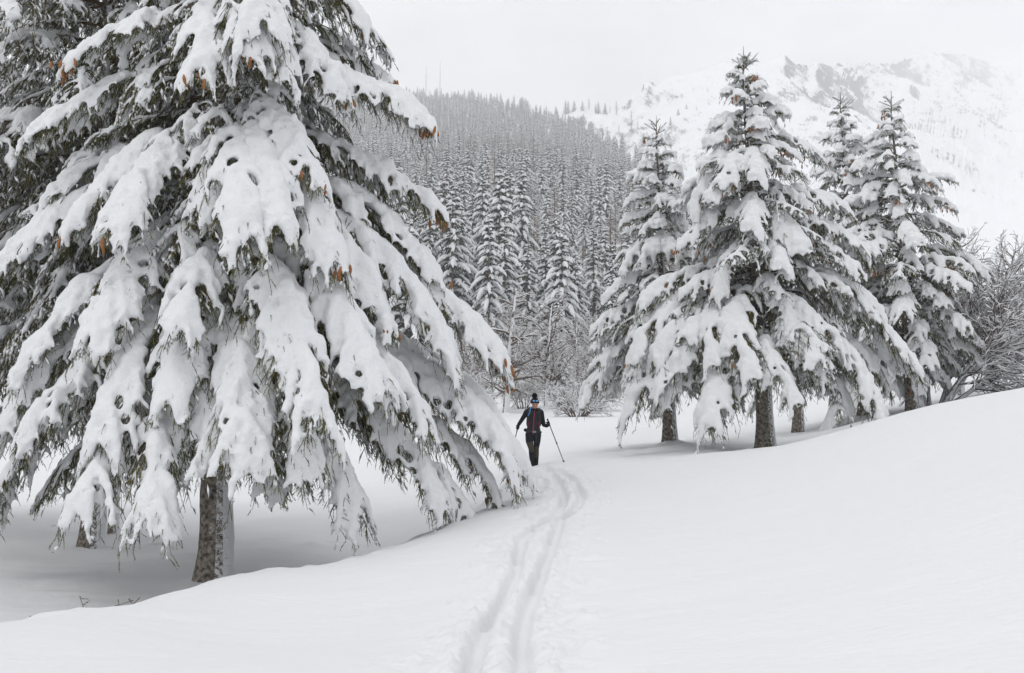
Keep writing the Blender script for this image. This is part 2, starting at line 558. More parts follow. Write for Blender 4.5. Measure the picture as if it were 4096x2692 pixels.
# ---- the mountain behind: nearer on the left, going back into the cloud on the right
_mx = np.array([480, 561, 575, 590, 610, 624, 636, 647, 658, 669, 688, 700, 713, 724, 735, 750, 762, 780, 790, 801, 815, 822, 832, 839, 867, 896, 928, 952, 981, 999, 1024, 1120, 1300, 1600])
_my = np.array([118, 110, 109, 112, 112, 112, 100, 89, 84, 76, 74, 70, 67, 62, 57, 60, 61, 58, 52, 62, 68, 60, 63, 66, 64, 63, 53, 51, 56, 63, 66, 70, 90, 120])
_mYx = np.array([480, 624, 650, 700, 790, 840, 880, 930, 1024, 1200, 1600])
_mYY = np.array([1080, 1080, 1200, 1300, 1420, 1560, 2000, 2600, 3400, 3700, 3700])
_mSx = np.linspace(430, 1640, 600)
_ker = np.hanning(45); _ker /= _ker.sum()
_pad = lambda a: np.convolve(np.pad(a, 22, mode='edge'), _ker, 'valid')
_mSmooth = _pad(np.interp(_mSx, _mx, _my)); _mSY = _pad(np.interp(_mSx, _mYx, _mYY))
_mp = np.concatenate([np.linspace(470, 1060, 330), np.linspace(1070, 1600, 50)])
_mv = np.concatenate([np.linspace(0, 1, 130), np.linspace(1.02, 1.5, 6)])


def mountain_point(px, v):
    px = np.asarray(px, float); v = np.asarray(v, float)
    Yr = np.interp(px, _mSx, _mSY)
    k = smooth01((v - 0.78) / 0.22)      # the jagged skyline belongs to the crest only
    pr = np.interp(px, _mx, _my) * k + np.interp(px, _mSx, _mSmooth) * (1 - k)
    Yb = np.interp(px, [470, 640, 760, 840, 920, 1600], [360, 340, 300, 220, 130, 112])
    a = (px - 512) / F_PX
    c, s = math.cos(PITCH), math.sin(PITCH)
    Zr = CAM_Z + Yr * ((s + (336.5 - pr) / F_PX * c) / (c - (336.5 - pr) / F_PX * s))
    Zb = ground_base(a * Yb, Yb) - 1.0
    Y = Yb + (Yr - Yb) * v
    vv = np.clip(v, 0, 1)
    Z = Zb + (Zr - Zb) * (0.55 * vv + 0.45 * vv ** 2) - np.clip(v - 1, 0, 9) * 0.5 * (Yr - Yb)
    X = a * Y
    amp = np.sin(np.pi * vv) ** 0.6
    rid = 1 - 2 * np.abs(fbm2(X * 0.0032 + 40, Y * 0.0022, 81, 5))
    Z = Z + amp * (46 * (rid - 0.6) + 16 * fbm2(X * 0.012, Y * 0.012, 85, 5, 0.6)) * np.clip(Y / 900, 0.05, 1.6)
    crag = smooth01((vv - 0.72) / 0.2)
    Z = Z + crag * 14 * np.maximum(fbm2(X * 0.03, Y * 0.02, 90, 4, 0.65), -0.1)
    return X, Y, Z


PXg, Vg = np.meshgrid(_mp, _mv)
MX, MY, MZ = mountain_point(PXg, Vg)
m_mount, nt, b = mat('mountain_snow_and_rock', (0.85, 0.86, 0.88), 0.9, 0.1)
geo = nt.nodes.new('ShaderNodeNewGeometry'); sep = nt.nodes.new('ShaderNodeSeparateXYZ')
nt.links.new(geo.outputs['Normal'], sep.inputs[0])
tc = nt.nodes.new('ShaderNodeTexCoord')
n1 = nt.nodes.new('ShaderNodeTexNoise'); n1.inputs['Scale'].default_value = 0.06; n1.inputs['Detail'].default_value = 9; n1.inputs['Roughness'].default_value = 0.7
nt.links.new(tc.outputs['Object'], n1.inputs['Vector'])
ma = nt.nodes.new('ShaderNodeMath'); ma.operation = 'MULTIPLY_ADD'; ma.inputs[1].default_value = 0.9
nt.links.new(n1.outputs['Fac'], ma.inputs[0]); nt.links.new(sep.outputs['Z'], ma.inputs[2])
ma.inputs[1].default_value = 0.62
n2 = nt.nodes.new('ShaderNodeTexNoise'); n2.inputs['Scale'].default_value = 0.22; n2.inputs['Detail'].default_value = 8; n2.inputs['Roughness'].default_value = 0.75
mp2 = nt.nodes.new('ShaderNodeMapping'); mp2.inputs['Scale'].default_value = (1.0, 0.5, 0.45)
nt.links.new(tc.outputs['Object'], mp2.inputs['Vector']); nt.links.new(mp2.outputs['Vector'], n2.inputs['Vector'])
mb = nt.nodes.new('ShaderNodeMath'); mb.operation = 'MULTIPLY_ADD'; mb.inputs[1].default_value = 0.75
nt.links.new(n2.outputs['Fac'], mb.inputs[0]); nt.links.new(ma.outputs['Value'], mb.inputs[2])
mr = nt.nodes.new('ShaderNodeMapRange')
mr.inputs['From Min'].default_value = 1.41; mr.inputs['From Max'].default_value = 1.26
nt.links.new(mb.outputs['Value'], mr.inputs['Value'])
mx = nt.nodes.new('ShaderNodeMix'); mx.data_type = 'RGBA'
nt.links.new(mr.outputs['Result'], mx.inputs['Factor'])
mx.inputs[6].default_value = (0.86, 0.87, 0.885, 1); mx.inputs[7].default_value = (0.17, 0.165, 0.16, 1)
nt.links.new(mx.outputs[2], b.inputs['Base Color'])
mountain = link('mountain', grid_mesh('mountain', MX, MY, MZ, m_mount)); mountain['kind'] = 'structure'


def mount_at(px, v):
    x, y, z = mountain_point(np.array([px]), np.array([v]))
    return float(x[0]), float(y[0]), float(z[0])


def haze_box():
    zs = []; m = bpy.data.materials.new('haze'); m.use_nodes = True
    nt = m.node_tree; nt.nodes.clear()
    out = nt.nodes.new('ShaderNodeOutputMaterial'); vol = nt.nodes.new('ShaderNodeVolumePrincipled')
    vol.inputs['Color'].default_value = (0.97, 0.975, 0.985, 1)
    vol.inputs['Density'].default_value = HAZE_DENSITY
    vol.inputs['Anisotropy'].default_value = 0.0
    nt.links.new(vol.outputs['Volume'], out.inputs['Volume'])
    lo = np.array([GX.min(), GY.min(), min(GZ.min(), HZ.min(), MZ.min())]); hi = np.array([GX.max(), GY.max(), max(HZ.max(), MZ.max())])
    lo[0] = min(lo[0], HX.min(), MX.min()); hi[0] = max(hi[0], HX.max(), MX.max()); hi[1] = max(hi[1], HY.max(), MY.max())
    lo -= np.array([3, 3, 1.0]); hi += np.array([3, 3, 30.0])
    V = [(x, y, z) for z in (lo[2], hi[2]) for y in (lo[1], hi[1]) for x in (lo[0], hi[0])]
    F = [(0, 2, 3, 1), (4, 5, 7, 6), (0, 1, 5, 4), (2, 6, 7, 3), (0, 4, 6, 2), (1, 3, 7, 5)]
    me = new_mesh('haze', V, [np.array(F)], [m], smooth=False)
    o = link('haze', me); o['kind'] = 'stuff'
    return o


HAZE_DENSITY = 0.00052
haze_box()
# ================================================================== snow-laden spruce boughs
def bezier(P0, P1, P2, t):
    t = t[:, None]
    return (1 - t) ** 2 * P0 + 2 * t * (1 - t) * P1 + t ** 2 * P2


def unit(v):
    return v / (np.linalg.norm(v, axis=-1, keepdims=True) + 1e-9)


def spikes(P, rng, n, ln, wd):
    """needle tufts: n thin triangles along every polyline of P (N,K,3), pointing outward and forward"""
    N, K, _ = P.shape
    f = rng.random((N, n)) * (K - 1.001)
    i = f.astype(int); fr = (f - i)[..., None]
    ar = np.arange(N)[:, None]
    base = P[ar, i] * (1 - fr) + P[ar, i + 1] * fr
    T = unit(P[ar, i + 1] - P[ar, i])
    rnd = unit(rng.normal(size=(N, n, 3)))
    out = unit(rnd - T * (rnd * T).sum(-1, keepdims=True))
    d = unit(T * 0.9 + out * 0.9)
    L_ = ln * (0.7 + 0.6 * rng.random((N, n, 1)))
    side = np.cross(d, unit(rng.normal(size=(N, n, 3))))
    side = unit(side) * wd
    V = np.stack([base - side, base + side, base + d * L_], axis=2).reshape(-1, 3)
    F = np.arange(len(V)).reshape(-1, 3)
    return V, F


def blades(P, rng, w):
    """two crossed slim leaves of needles along every polyline"""
    N, K, _ = P.shape
    a = P[:, 0]; m = P[:, K // 2]; e = P[:, -1]
    t = unit(e - a)
    s1 = unit(np.cross(t, rng.normal(size=(N, 3)))); s2 = np.cross(t, s1)
    out = []
    for s_ in (s1, s2):
        out.append(np.stack([a, m + s_ * w, e, m - s_ * w], 1))
    V = np.concatenate(out).reshape(-1, 3)
    i = np.arange(len(V)).reshape(-1, 4)
    F = np.concatenate([i[:, [0, 1, 3]], i[:, [1, 2, 3]]])
    return V, F


def bough_geometry(P0, P1, P2, rng, width=0.30, dens=1.0, snow=1.0, needle=1.0, thick=1.0, twig_gap=0.13, dust=1.0):
    """one bough in tree space. returns (green Geo, list of snow tubes, tip points for cones)"""
    P0 = np.asarray(P0, float); P1 = np.asarray(P1, float); P2 = np.asarray(P2, float)
    M = 40
    tt = np.linspace(0, 1, M)
    A = bezier(P0, P1, P2, tt)
    Lb = np.linalg.norm(np.diff(A, axis=0), axis=1).sum()
    wig = np.cumsum(rng.normal(size=(M, 3)), axis=0) * 0.012 * Lb / 4
    wig -= np.linspace(0, 1, M)[:, None] * wig[-1]
    A = A + wig
    Tn = unit(np.gradient(A, axis=0))
    hz = P2 - P0; hz = hz.copy(); hz[2] = 0
    side0 = unit(np.cross(hz if np.linalg.norm(hz) > 0.05 else np.array([1.0, 0, 0]), np.array([0, 0, 1.0])))
    G = Geo()
    # wood
    r0 = 0.012 + 0.007 * Lb
    V, F = tubes(A[None], np.linspace(r0, 0.005, M)[None], 5)
    G.add(V, F, 1)
    # secondaries
    n = max(6, int(dens * Lb / twig_gap)) * 2
    ti = np.sort(np.clip(np.linspace(0.15, 0.99, n) + rng.normal(size=n) * 0.01, 0.06, 0.995))
    s = np.where(np.arange(n) % 2 == 0, 1.0, -1.0)
    shape = np.sin(np.pi * np.clip(ti, 0, 1) ** 0.95) ** 0.65 * (1.0 - 0.18 * ti) + 0.16
    patchy = 0.75 + 0.5 * np.interp(ti, np.linspace(0, 1, 9), rng.random(9))
    ln = Lb * width * shape * patchy * (0.75 + 0.5 * rng.random(n))
    ln = np.clip(ln, 0.10, 0.80)
    on = (((np.arange(n) // 2) % 2) == 0) & (rng.random(n) < 0.62 + 0.35 * snow)
    on |= (ti > 0.86) & (rng.random(n) < 0.7 * snow)
    on &= rng.random(n) < np.interp(ti, [0, 0.25, 0.42], [0.1, 0.5, 1.0])
    gapn = np.interp(ti, np.linspace(0, 1, 15), rng.random(15))      # stretches where the load has slid off
    on &= gapn > 0.26 - 0.12 * snow
    ln = np.where(on | (snow < 0.4), ln, ln * 0.78)
    fi = ti * (M - 1); ii = np.clip(fi.astype(int), 0, M - 2); fr = (fi - ii)[:, None]
    B = A[ii] * (1 - fr) + A[ii + 1] * fr
    T = Tn[ii]
    ang = R(58) - R(26) * ti + rng.normal(size=n) * R(8)
    S = unit(side0 - T * (T @ side0)[:, None])
    d0 = T * np.cos(ang)[:, None] + S * (s * np.sin(ang))[:, None]
    d0 = unit(d0 + np.array([0, 0, 0.10]))
    K = 8
    u = np.linspace(0, 1, K)
    grav = (0.52 + 0.34 * rng.random(n)) * np.clip(ln / 0.5, 0.6, 1.1)
    P = B[:, None] + ln[:, None, None] * (d0[:, None] * (u * (1 - 0.24 * u))[None, :, None] - np.array([0, 0, 1.0]) * (grav[:, None] * u ** 1.9)[..., None])
    V, F = tubes(P, np.linspace(0.008, 0.003, K)[None].repeat(n, 0), 3)
    G.add(V, F, 1)
    # tertiaries
    n3 = np.maximum(2, (ln / 0.085 * dens).astype(int))
    own = np.repeat(np.arange(n), n3)
    u3 = np.concatenate([np.linspace(0.15, 0.98, k) for k in n3]) if n else np.zeros(0)
    N3 = len(own)
    f3 = u3 * (K - 1.001); i3 = f3.astype(int); q3 = (f3 - i3)[:, None]
    B3 = P[own, i3] * (1 - q3) + P[own, i3 + 1] * q3
    T3 = unit(P[own, i3 + 1] - P[own, i3])
    s3 = np.where(np.arange(N3) % 2 == 0, 1.0, -1.0)
    S3 = unit(np.cross(T3, np.array([0, 0, 1.0])) + rng.normal(size=(N3, 3)) * 0.1)
    d3 = unit(T3 * 0.75 + S3 * s3[:, None] * 0.75)
    l3 = np.clip(0.36 * ln[own] * (1.05 - 0.65 * u3), 0.07, 0.20) * (0.7 + 0.6 * rng.random(N3))
    K3 = 4; v3 = np.linspace(0, 1, K3)
    g3 = 0.45 + 0.4 * rng.random(N3)
    Q = B3[:, None] + l3[:, None, None] * (d3[:, None] * v3[None, :, None] - np.array([0, 0, 1.0]) * (g3[:, None] * v3 ** 2)[..., None])
    # hanging curtain under the bough
    nh = int(n * 5.2 * needle)
    oh = rng.integers(0, n, nh); uh = rng.random(nh) * 0.8
    fh = uh * (K - 1.001); ih = fh.astype(int); qh = (fh - ih)[:, None]
    Bh = P[oh, ih] * (1 - qh) + P[oh, ih + 1] * qh
    lh = np.clip(0.068 * Lb * (0.35 + rng.random(nh)), 0.06, 0.30)
    dh = unit(np.array([0, 0, -1.0]) + T[oh] * 0.30 + rng.normal(size=(nh, 3)) * 0.16)
    H = Bh[:, None] + lh[:, None, None] * dh[:, None] * v3[None, :, None]
    H[:, :, 2] += (0.12 * lh)[:, None] * np.sin(np.pi * v3)[None]
    # side twiglets of the curtain
    k2 = 2
    fi2 = rng.random((nh, k2)) * 0.75 * (K3 - 1.001); ii2 = fi2.astype(int); qq = (fi2 - ii2)[..., None]
    ar = np.arange(nh)[:, None]
    B4 = H[ar, ii2] * (1 - qq) + H[ar, ii2 + 1] * qq
    d4 = unit(np.array([0, 0, -0.8]) + rng.normal(size=(nh, k2, 3)) * np.array([0.6, 0.6, 0.2]))
    l4 = (lh[:, None] * (0.3 + 0.3 * rng.random((nh, k2))))[..., None]
    W4 = (B4[:, :, None] + l4[..., None] * d4[:, :, None] * np.linspace(0, 1, 3)[None, None, :, None]).reshape(-1, 3, 3)
    for PP, cnt, rd in ((P, 24, 0.007), (Q, 8, 0.0055), (H, 8, 0.006), (W4, 4, 0.005)):
        V, F = blades(PP, rng, rd)
        G.add(V, F, 0)
        V, F = spikes(PP, rng, max(3, int(cnt * needle)), 0.026, 0.0048)
        G.add(V, F, 0)
    V, F = spikes(A[None, ::4], rng, int(60 * needle), 0.05, 0.007)
    G.add(V, F, 0)
    # thin snow left on single twigs of the curtain
    for PP, share, rd in ((Q, 0.55, 0.020), (H, 0.62, 0.019), (W4, 0.55, 0.016)):
        sel = rng.random(len(PP)) < share * dust
        if not sel.any():
            continue
        Pn = PP[sel]; k_ = Pn.shape[1]
        tn = unit(Pn[:, -1] - Pn[:, 0])
        outw = unit(rng.normal(size=(len(Pn), 3)) * 0.6 + T[rng.integers(0, n, len(Pn))] * 0.7 + np.array([0, 0, 0.7]))
        outw = unit(outw - tn * (outw * tn).sum(1, keepdims=True))
        a0, a1 = 0.3 * rng.random(len(Pn)), 0.75 + 0.25 * rng.random(len(Pn))
        ar_ = np.arange(len(Pn))
        def on_(u_):
            f_ = u_ * (k_ - 1.001); i_ = f_.astype(int); q_ = (f_ - i_)[:, None]
            return Pn[ar_, i_] * (1 - q_) + Pn[ar_, i_ + 1] * q_
        e0, e1, em = on_(a0), on_(a1), on_(a0 * 0.45 + a1 * 0.55)
        sd_ = np.cross(tn, outw); r_ = (rd * (0.7 + 0.7 * rng.random(len(Pn))))[:, None]
        Vs = np.stack([e0 + outw * 0.008, e1 + outw * 0.004, em + outw * r_ * 1.7, em + sd_ * r_ + outw * 0.006, em - sd_ * r_ + outw * 0.006], 1).reshape(-1, 3)
        i0 = (np.arange(len(Pn)) * 5)[:, None]
        F = np.concatenate([i0 + np.array([c]) for c in ((0, 3, 2), (0, 2, 4), (0, 4, 3), (1, 2, 3), (1, 4, 2), (1, 3, 4))])
        V = Vs
        G.add(V, F, 2)
    # ---- snow: tubes that the voxel remesh melts into one load
    St = []
    if snow > 0:
        keep = np.interp(tt, [0, 0.2, 0.42, 1.0], [0.25, 0.4, 1.0, 1.0])
        rr = (0.048 + 0.013 * Lb) * thick * keep * (1 + 0.34 * np.interp(tt, np.linspace(0, 1, 12), rng.normal(size=12)))
        rr = np.clip(rr, 0.03, None)
        rr *= np.interp(tt, [0, 0.85, 1.0], [1, 0.95, 0.62])
        C = A + np.array([0, 0, 1.0]) * (rr * 0.75)[:, None]
        e = np.concatenate([[0.001], rr[1:-1], [0.001]])
        C[-1] += Tn[-1] * 0.05
        St.append(tubes(C[None], e[None], 8))
        if on.any():
            Pn = P[on]; lnn = ln[on]; m_ = len(lnn)
            # the load covers the upper part of each twig; its green end hangs free
            cov = np.clip(np.interp(ti[on], [0, 0.75, 1.0], [0.56, 0.74, 0.98]) + 0.16 * rng.normal(size=m_), 0.38, 1.0)
            fc = cov[:, None] * u[None] * (K - 1.001); ic = fc.astype(int); qc = (fc - ic)[..., None]
            am = np.arange(m_)[:, None]
            Pn = Pn[am, ic] * (1 - qc) + Pn[am, ic + 1] * qc
            r2 = (0.040 + 0.036 * np.clip(lnn, 0, 0.85)) * thick * (0.70 + 0.6 * rng.random(m_)) * snow ** 0.5
            prof = np.array([1.05, 1.12, 1.10, 1.04, 0.98, 0.90, 0.74, 0.0])
            bumps = 1 + 0.20 * rng.normal(size=(m_, K))
            r2 = np.maximum(r2, 0.038 * min(1.0, thick))
            rad = np.clip(r2[:, None] * prof[None] * bumps, 0.0, None)
            rad[:, -1] = 0.001
            steep = unit(np.gradient(Pn, axis=1))
            lift = np.clip(1 - np.abs(steep[..., 2]) * 0.55, 0.3, 1)
            hzout = steep.copy(); hzout[..., 2] = 0
            Cn = Pn + np.array([0, 0, 1.0]) * (rad * 0.65 * lift)[..., None] + hzout * (rad * 0.45 * np.abs(steep[..., 2]))[..., None]
            Cn[:, -1] = Pn[:, -1] + steep[:, -1] * 0.035
            Cn = np.concatenate([Cn[:, :1] - steep[:, :1] * 0.03, Cn], axis=1)
            rad = np.concatenate([np.full((m_, 1), 0.001), rad], axis=1)
            St.append(tubes(Cn, rad, 6))
            # fingers at the end of every lobe
            nf = 5
            uf = np.clip(1 - 0.50 * rng.random((m_, nf)), 0, 1) * (K - 1.001)
            jf = uf.astype(int); qf = (uf - jf)[..., None]
            Bf = Pn[am, jf] * (1 - qf) + Pn[am, np.minimum(jf + 1, K - 1)] * qf
            Tf = unit(Pn[am, np.minimum(jf + 1, K - 1)] - Pn[am, jf])
            Sf = unit(np.cross(Tf, np.array([0.3, 0.2, 1.0])))
            Df = unit(Tf + Sf * (rng.choice([-1, 1], (m_, nf)) * (0.2 + 0.6 * rng.random((m_, nf))))[..., None] + np.array([0, 0, -0.25]))
            Lf = (0.07 + 0.10 * rng.random((m_, nf)))[..., None, None]
            Ff = (Bf[:, :, None] + Df[:, :, None] * Lf * np.array([0, 0.5, 0.85, 1.0])[None, None, :, None]).reshape(-1, 4, 3)
            rf = (0.027 + 0.012 * rng.random(len(Ff)))[:, None] * np.array([0.9, 1.0, 0.9, 0.03])[None] * min(1.0, 0.6 + 0.4 * thick)
            Ff = np.concatenate([Ff[:, :1] - (Ff[:, 1:2] - Ff[:, :1]) * 0.6, Ff], axis=1)
            St.append(tubes(Ff, np.concatenate([np.full((len(Ff), 1), 0.001), rf], axis=1), 5))
        on3 = (on[own] | (rng.random(n) < 0.35 * snow)[own]) & (u3 > 0.15) & (u3 < 0.80) & (rng.random(N3) < 0.42 + 0.50 * snow)
        if on3.any():
            Qn = Q[on3]; m_ = len(Qn)
            r3 = (0.020 + 0.016 * rng.random(m_)) * (0.5 + 0.5 * thick) * (0.7 + 0.3 * snow)
            rad = r3[:, None] * np.array([0.9, 1.15, 1.2, 0.0])[None]
            Qn = Qn[:, :1] + (Qn - Qn[:, :1]) * 0.85
            rad[:, -1] = 0.001
            Cn = Qn + np.array([0, 0, 1.0]) * (rad * 0.5)[..., None]
            Cn = np.concatenate([Cn[:, :1] + np.array([0, 0, 0.02]), Cn], axis=1)
            rad = np.concatenate([np.full((m_, 1), 0.001), rad], axis=1)
            St.append(tubes(Cn, rad, 5))
    # hanging places for cones: secondary tips on the outer half
    o = np.nonzero((ti > 0.45))[0]
    tips = P[o, -2] - np.array([0, 0, 0.02])
    tips = np.concatenate([tips, P[o, 4] - np.array([0, 0, 0.03])])
    return G, St, tips


_PENDING = []      # snow meshes waiting for the remesh


def snow_job(name, tube_list, voxel, seed, close=0.012):
    """stores a raw snow mesh; melt_snow() turns all of them into smooth loads at once"""
    V = []; F = []; n = 0
    for v, f in tube_list:
        V.append(v); F.append(f + n); n += len(v)
    raw = new_mesh(name + '_raw', np.concatenate(V), [np.concatenate(F)])
    o = bpy.data.objects.new(name + '_raw', raw)
    COL.objects.link(o)
    ds = o.modifiers.new('d', 'DISPLACE'); ds.strength = -close; ds.mid_level = 0.0
    rm = o.modifiers.new('r', 'REMESH'); rm.mode = 'VOXEL'; rm.voxel_size = voxel; rm.use_smooth_shade = True; rm.adaptivity = 0.16
    sm = o.modifiers.new('s', 'SMOOTH'); sm.factor = 0.5; sm.iterations = 2
    _PENDING.append((o, name, seed, close, voxel))
    return len(_PENDING) - 1


def largest_piece(me):
    n = len(me.vertices); ne = len(me.edges)
    ed = np.empty(ne * 2, np.int32); me.edges.foreach_get('vertices', ed); ed = ed.reshape(-1, 2)
    lab = np.arange(n)
    while True:
        m = np.minimum(lab[ed[:, 0]], lab[ed[:, 1]])
        new = lab.copy()
        np.minimum.at(new, ed[:, 0], m); np.minimum.at(new, ed[:, 1], m)
        new = new[new]; new = new[new]
        if (new == lab).all():
            break
        lab = new
    ids, cnt = np.unique(lab, return_counts=True)
    if len(ids) == 1:
        return me
    keep = lab == ids[cnt.argmax()]
    V = np.empty(n * 3, np.float32); me.vertices.foreach_get('co', V); V = V.reshape(-1, 3)
    lt = np.empty(len(me.polygons), np.int32); me.polygons.foreach_get('loop_total', lt)
    vi = np.empty(len(me.loops), np.int32); me.loops.foreach_get('vertex_index', vi)
    st = np.concatenate([[0], np.cumsum(lt)[:-1]])
    re = np.cumsum(keep) - 1
    fs = []
    for k in (3, 4):
        s_ = st[lt == k]
        f = vi[s_[:, None] + np.arange(k)[None]]
        f = f[keep[f[:, 0]]]
        fs.append(re[f])
    nm = me.name; bpy.data.meshes.remove(me)
    return new_mesh(nm, V[keep], fs)


def melt_snow():
    """evaluates all pending remeshes together; returns the meshes in order"""
    dg = bpy.context.evaluated_depsgraph_get()
    out = []
    for o, name, seed, close, voxel in _PENDING:
        me = bpy.data.meshes.new_from_object(o.evaluated_get(dg))
        me.name = name
        me = largest_piece(me)
        n = len(me.vertices)
        co = np.empty(n * 3, np.float32); me.vertices.foreach_get('co', co); co = co.reshape(-1, 3).astype(float)
        no = np.empty(n * 3, np.float32); me.vertex_normals.foreach_get('vector', no); no = no.reshape(-1, 3)
        off = np.array([seed * 3.7, seed * 1.3, seed * 2.1])
        d = 0.014 * lump3(co + off, 8.0) + 0.012 * lump3(co + off, 24.0) - close * 1.25
        co = co + no * d[:, None]
        me.vertices.foreach_set('co', co.astype(np.float32).ravel())
        me.materials.clear(); me.materials.append(m_snow)
        me.polygons.foreach_set('use_smooth', np.ones(len(me.polygons), dtype=bool))
        me.update()
        out.append(me)
    for o, *_ in _PENDING:
        raw = o.data
        bpy.data.objects.remove(o); bpy.data.meshes.remove(raw)
    _PENDING.clear()
    return out


def cone_mesh():
    K = 7
    P = np.zeros((1, K, 3)); P[0, :, 2] = -np.linspace(0, 0.135, K)
    P[0, :, 0] = 0.006 * np.sin(np.linspace(0, 3, K))
    r = np.array([[0.004, 0.014, 0.019, 0.020, 0.018, 0.012, 0.002]])
    V, F = tubes(P, r, 7)
    V = V + 0.0016 * np.sin(V[:, 2:3] * 400 + np.arange(len(V))[:, None] * 2.1) * np.array([1, 1, 0])
    return new_mesh('cone', V, [F], [m_cone])


CONE = cone_mesh()


def hang_cones(parent, tips, rng, count, scale=1.0, cluster=None):
    """cones under a bough, close together near its tip"""
    if count <= 0 or len(tips) == 0:
        return
    c = tips[rng.integers(0, len(tips))] if cluster is None else np.asarray(cluster, float)
    d = np.linalg.norm(tips - c, axis=1)
    near = tips[np.argsort(d)[:max(6, int(count * 1.2))]]
    for k in range(count):
        p = near[rng.integers(0, len(near))] + rng.normal(size=3) * np.array([0.06, 0.06, 0.03])
        o = bpy.data.objects.new('cone', CONE)
        COL.objects.link(o); o.parent = parent
        o.location = p
        o.rotation_euler = (rng.normal() * 0.22, rng.normal() * 0.22, rng.random() * 6.28)
        o.scale = (scale,) * 3


def trunk_mesh(name, H, r0, rng, lean=(0, 0), flare=0.35, mat_=None, sides=16, seg=40, top_r=0.02):
    z = np.concatenate([np.linspace(-0.5, 1.2, 14), np.linspace(1.4, H, seg)])
    P = np.stack([lean[0] * z / H + 0.02 * np.sin(z * 1.3 + rng.random() * 6), lean[1] * z / H + 0.02 * np.cos(z * 1.1), z], 1)
    rad = np.interp(z, [0, H], [r0, top_r]) * (1 + flare * np.exp(-np.clip(z, 0, 9) / 0.35))
    V, F = tubes(P[None], rad[None], sides)
    c = np.repeat(P, sides, axis=0)
    d = V - c
    V = c + d * (1 + 0.07 * lump3(V * np.array([1, 1, 0.5]), 7) + 0.03 * lump3(V, 22))[:, None]
    return new_mesh(name, V, [F], [mat_ or m_bark])
# ================================================================== a stock of boughs that the other spruces share
STOCK = []      # dicts: L, droop, snow, green mesh, snow mesh, tips


def make_stock():
    spec = []
    for L_, dr, seeds in ((0.55, -0.12, 2), (0.55, 0.25, 1), (0.95, -0.05, 2), (0.95, 0.25, 2), (1.5, 0.12, 2), (1.5, 0.40, 3), (2.3, 0.30, 2), (2.3, 0.55, 3), (3.2, 0.45, 2), (3.2, 0.75, 2)):
        for s in range(seeds):
            spec.append((L_, dr, 1.0, 1.0, s))
    for L_, dr, seeds in ((0.5, 0.0, 2), (0.9, 0.2, 1), (1.5, 0.4, 1), (2.3, 0.45, 2), (3.2, 0.6, 2)):
        for s in range(seeds):
            spec.append((L_, dr, 0.5, 0.60, s + 5))
    tmp = []
    for k, (L_, dr, sn, th, s) in enumerate(spec):
        rng = np.random.default_rng(900 + k)
        h = L_ / math.sqrt(1 + dr * dr)
        P0 = np.zeros(3); P2 = np.array([h, 0.06 * L_ * rng.normal(), -dr * h])
        arch = 0.16 + 0.10 * dr
        P1 = np.array([h * 0.62, 0.10 * L_ * rng.normal(), -0.38 * dr * h + arch * h * 0.85])
        small = L_ < 1.2
        G, St, tips = bough_geometry(P0, P1, P2, rng, width=0.40 if small else 0.30, snow=sn if sn > 0.6 else 0.3, thick=th * (1.35 if L_ < 2 else 1.15), dust=0.42 if sn > 0.6 else 1.0,
                                     dens=0.85, needle=0.75, twig_gap=0.085 if small else 0.125)
        j = snow_job('snow_load', St, 0.028 if small else 0.040, k + 60)
        tmp.append((L_, dr, sn, G, j, tips))
    me = melt_snow()
    for L_, dr, sn, G, j, tips in tmp:
        STOCK.append(dict(L=L_, dr=dr, sn=sn, green=G.mesh('bough', [m_needle, m_twig, m_snow]), snow=me[j], tips=tips))


make_stock()


def zoom_at(zx, zy, Y):
    return at((2320 + zx * 1.0487) / 4.0, (200 + zy * 1.0487) / 4.0, Y)


def put_bough(tree, pos, az, L_, dr, sn, rng, cones=0, cone_scale=1.0, exact=False):
    """az: compass angle of the bough in the horizontal plane, 0 = +X"""
    best = sorted(STOCK, key=lambda s: abs(math.log(s['L'] / L_)) * 1.0 + abs(s['dr'] - dr) * 1.3 + abs(s['sn'] - sn) * 2 + rng.random() * 0.25)[0]
    sc = L_ / best['L']
    o = bpy.data.objects.new('bough', best['green']); COL.objects.link(o); o.parent = tree
    o.location = pos
    o.rotation_euler = (rng.normal() * 0.05, math.atan(dr) - math.atan(best['dr']) + (0 if exact else rng.normal() * 0.04), az)
    o.scale = (sc, sc * (0.9 + 0.25 * rng.random()) * (1 if rng.random() < 0.5 else -1), sc)
    s = bpy.data.objects.new('snow_load', best['snow']); COL.objects.link(s); s.parent = o
    if cones:
        hang_cones(o, best['tips'], rng, cones, cone_scale / sc)
    return o


def put_bough_to(tree, root, tip, sn, rng, cones=0, cone_scale=1.0):
    d = np.asarray(tip, float) - np.asarray(root, float)
    h = math.hypot(d[0], d[1]) + 1e-6
    return put_bough(tree, tuple(root), math.atan2(d[1], d[0]), float(np.linalg.norm(d)), -d[2] / h, sn, rng, cones, cone_scale, exact=True)


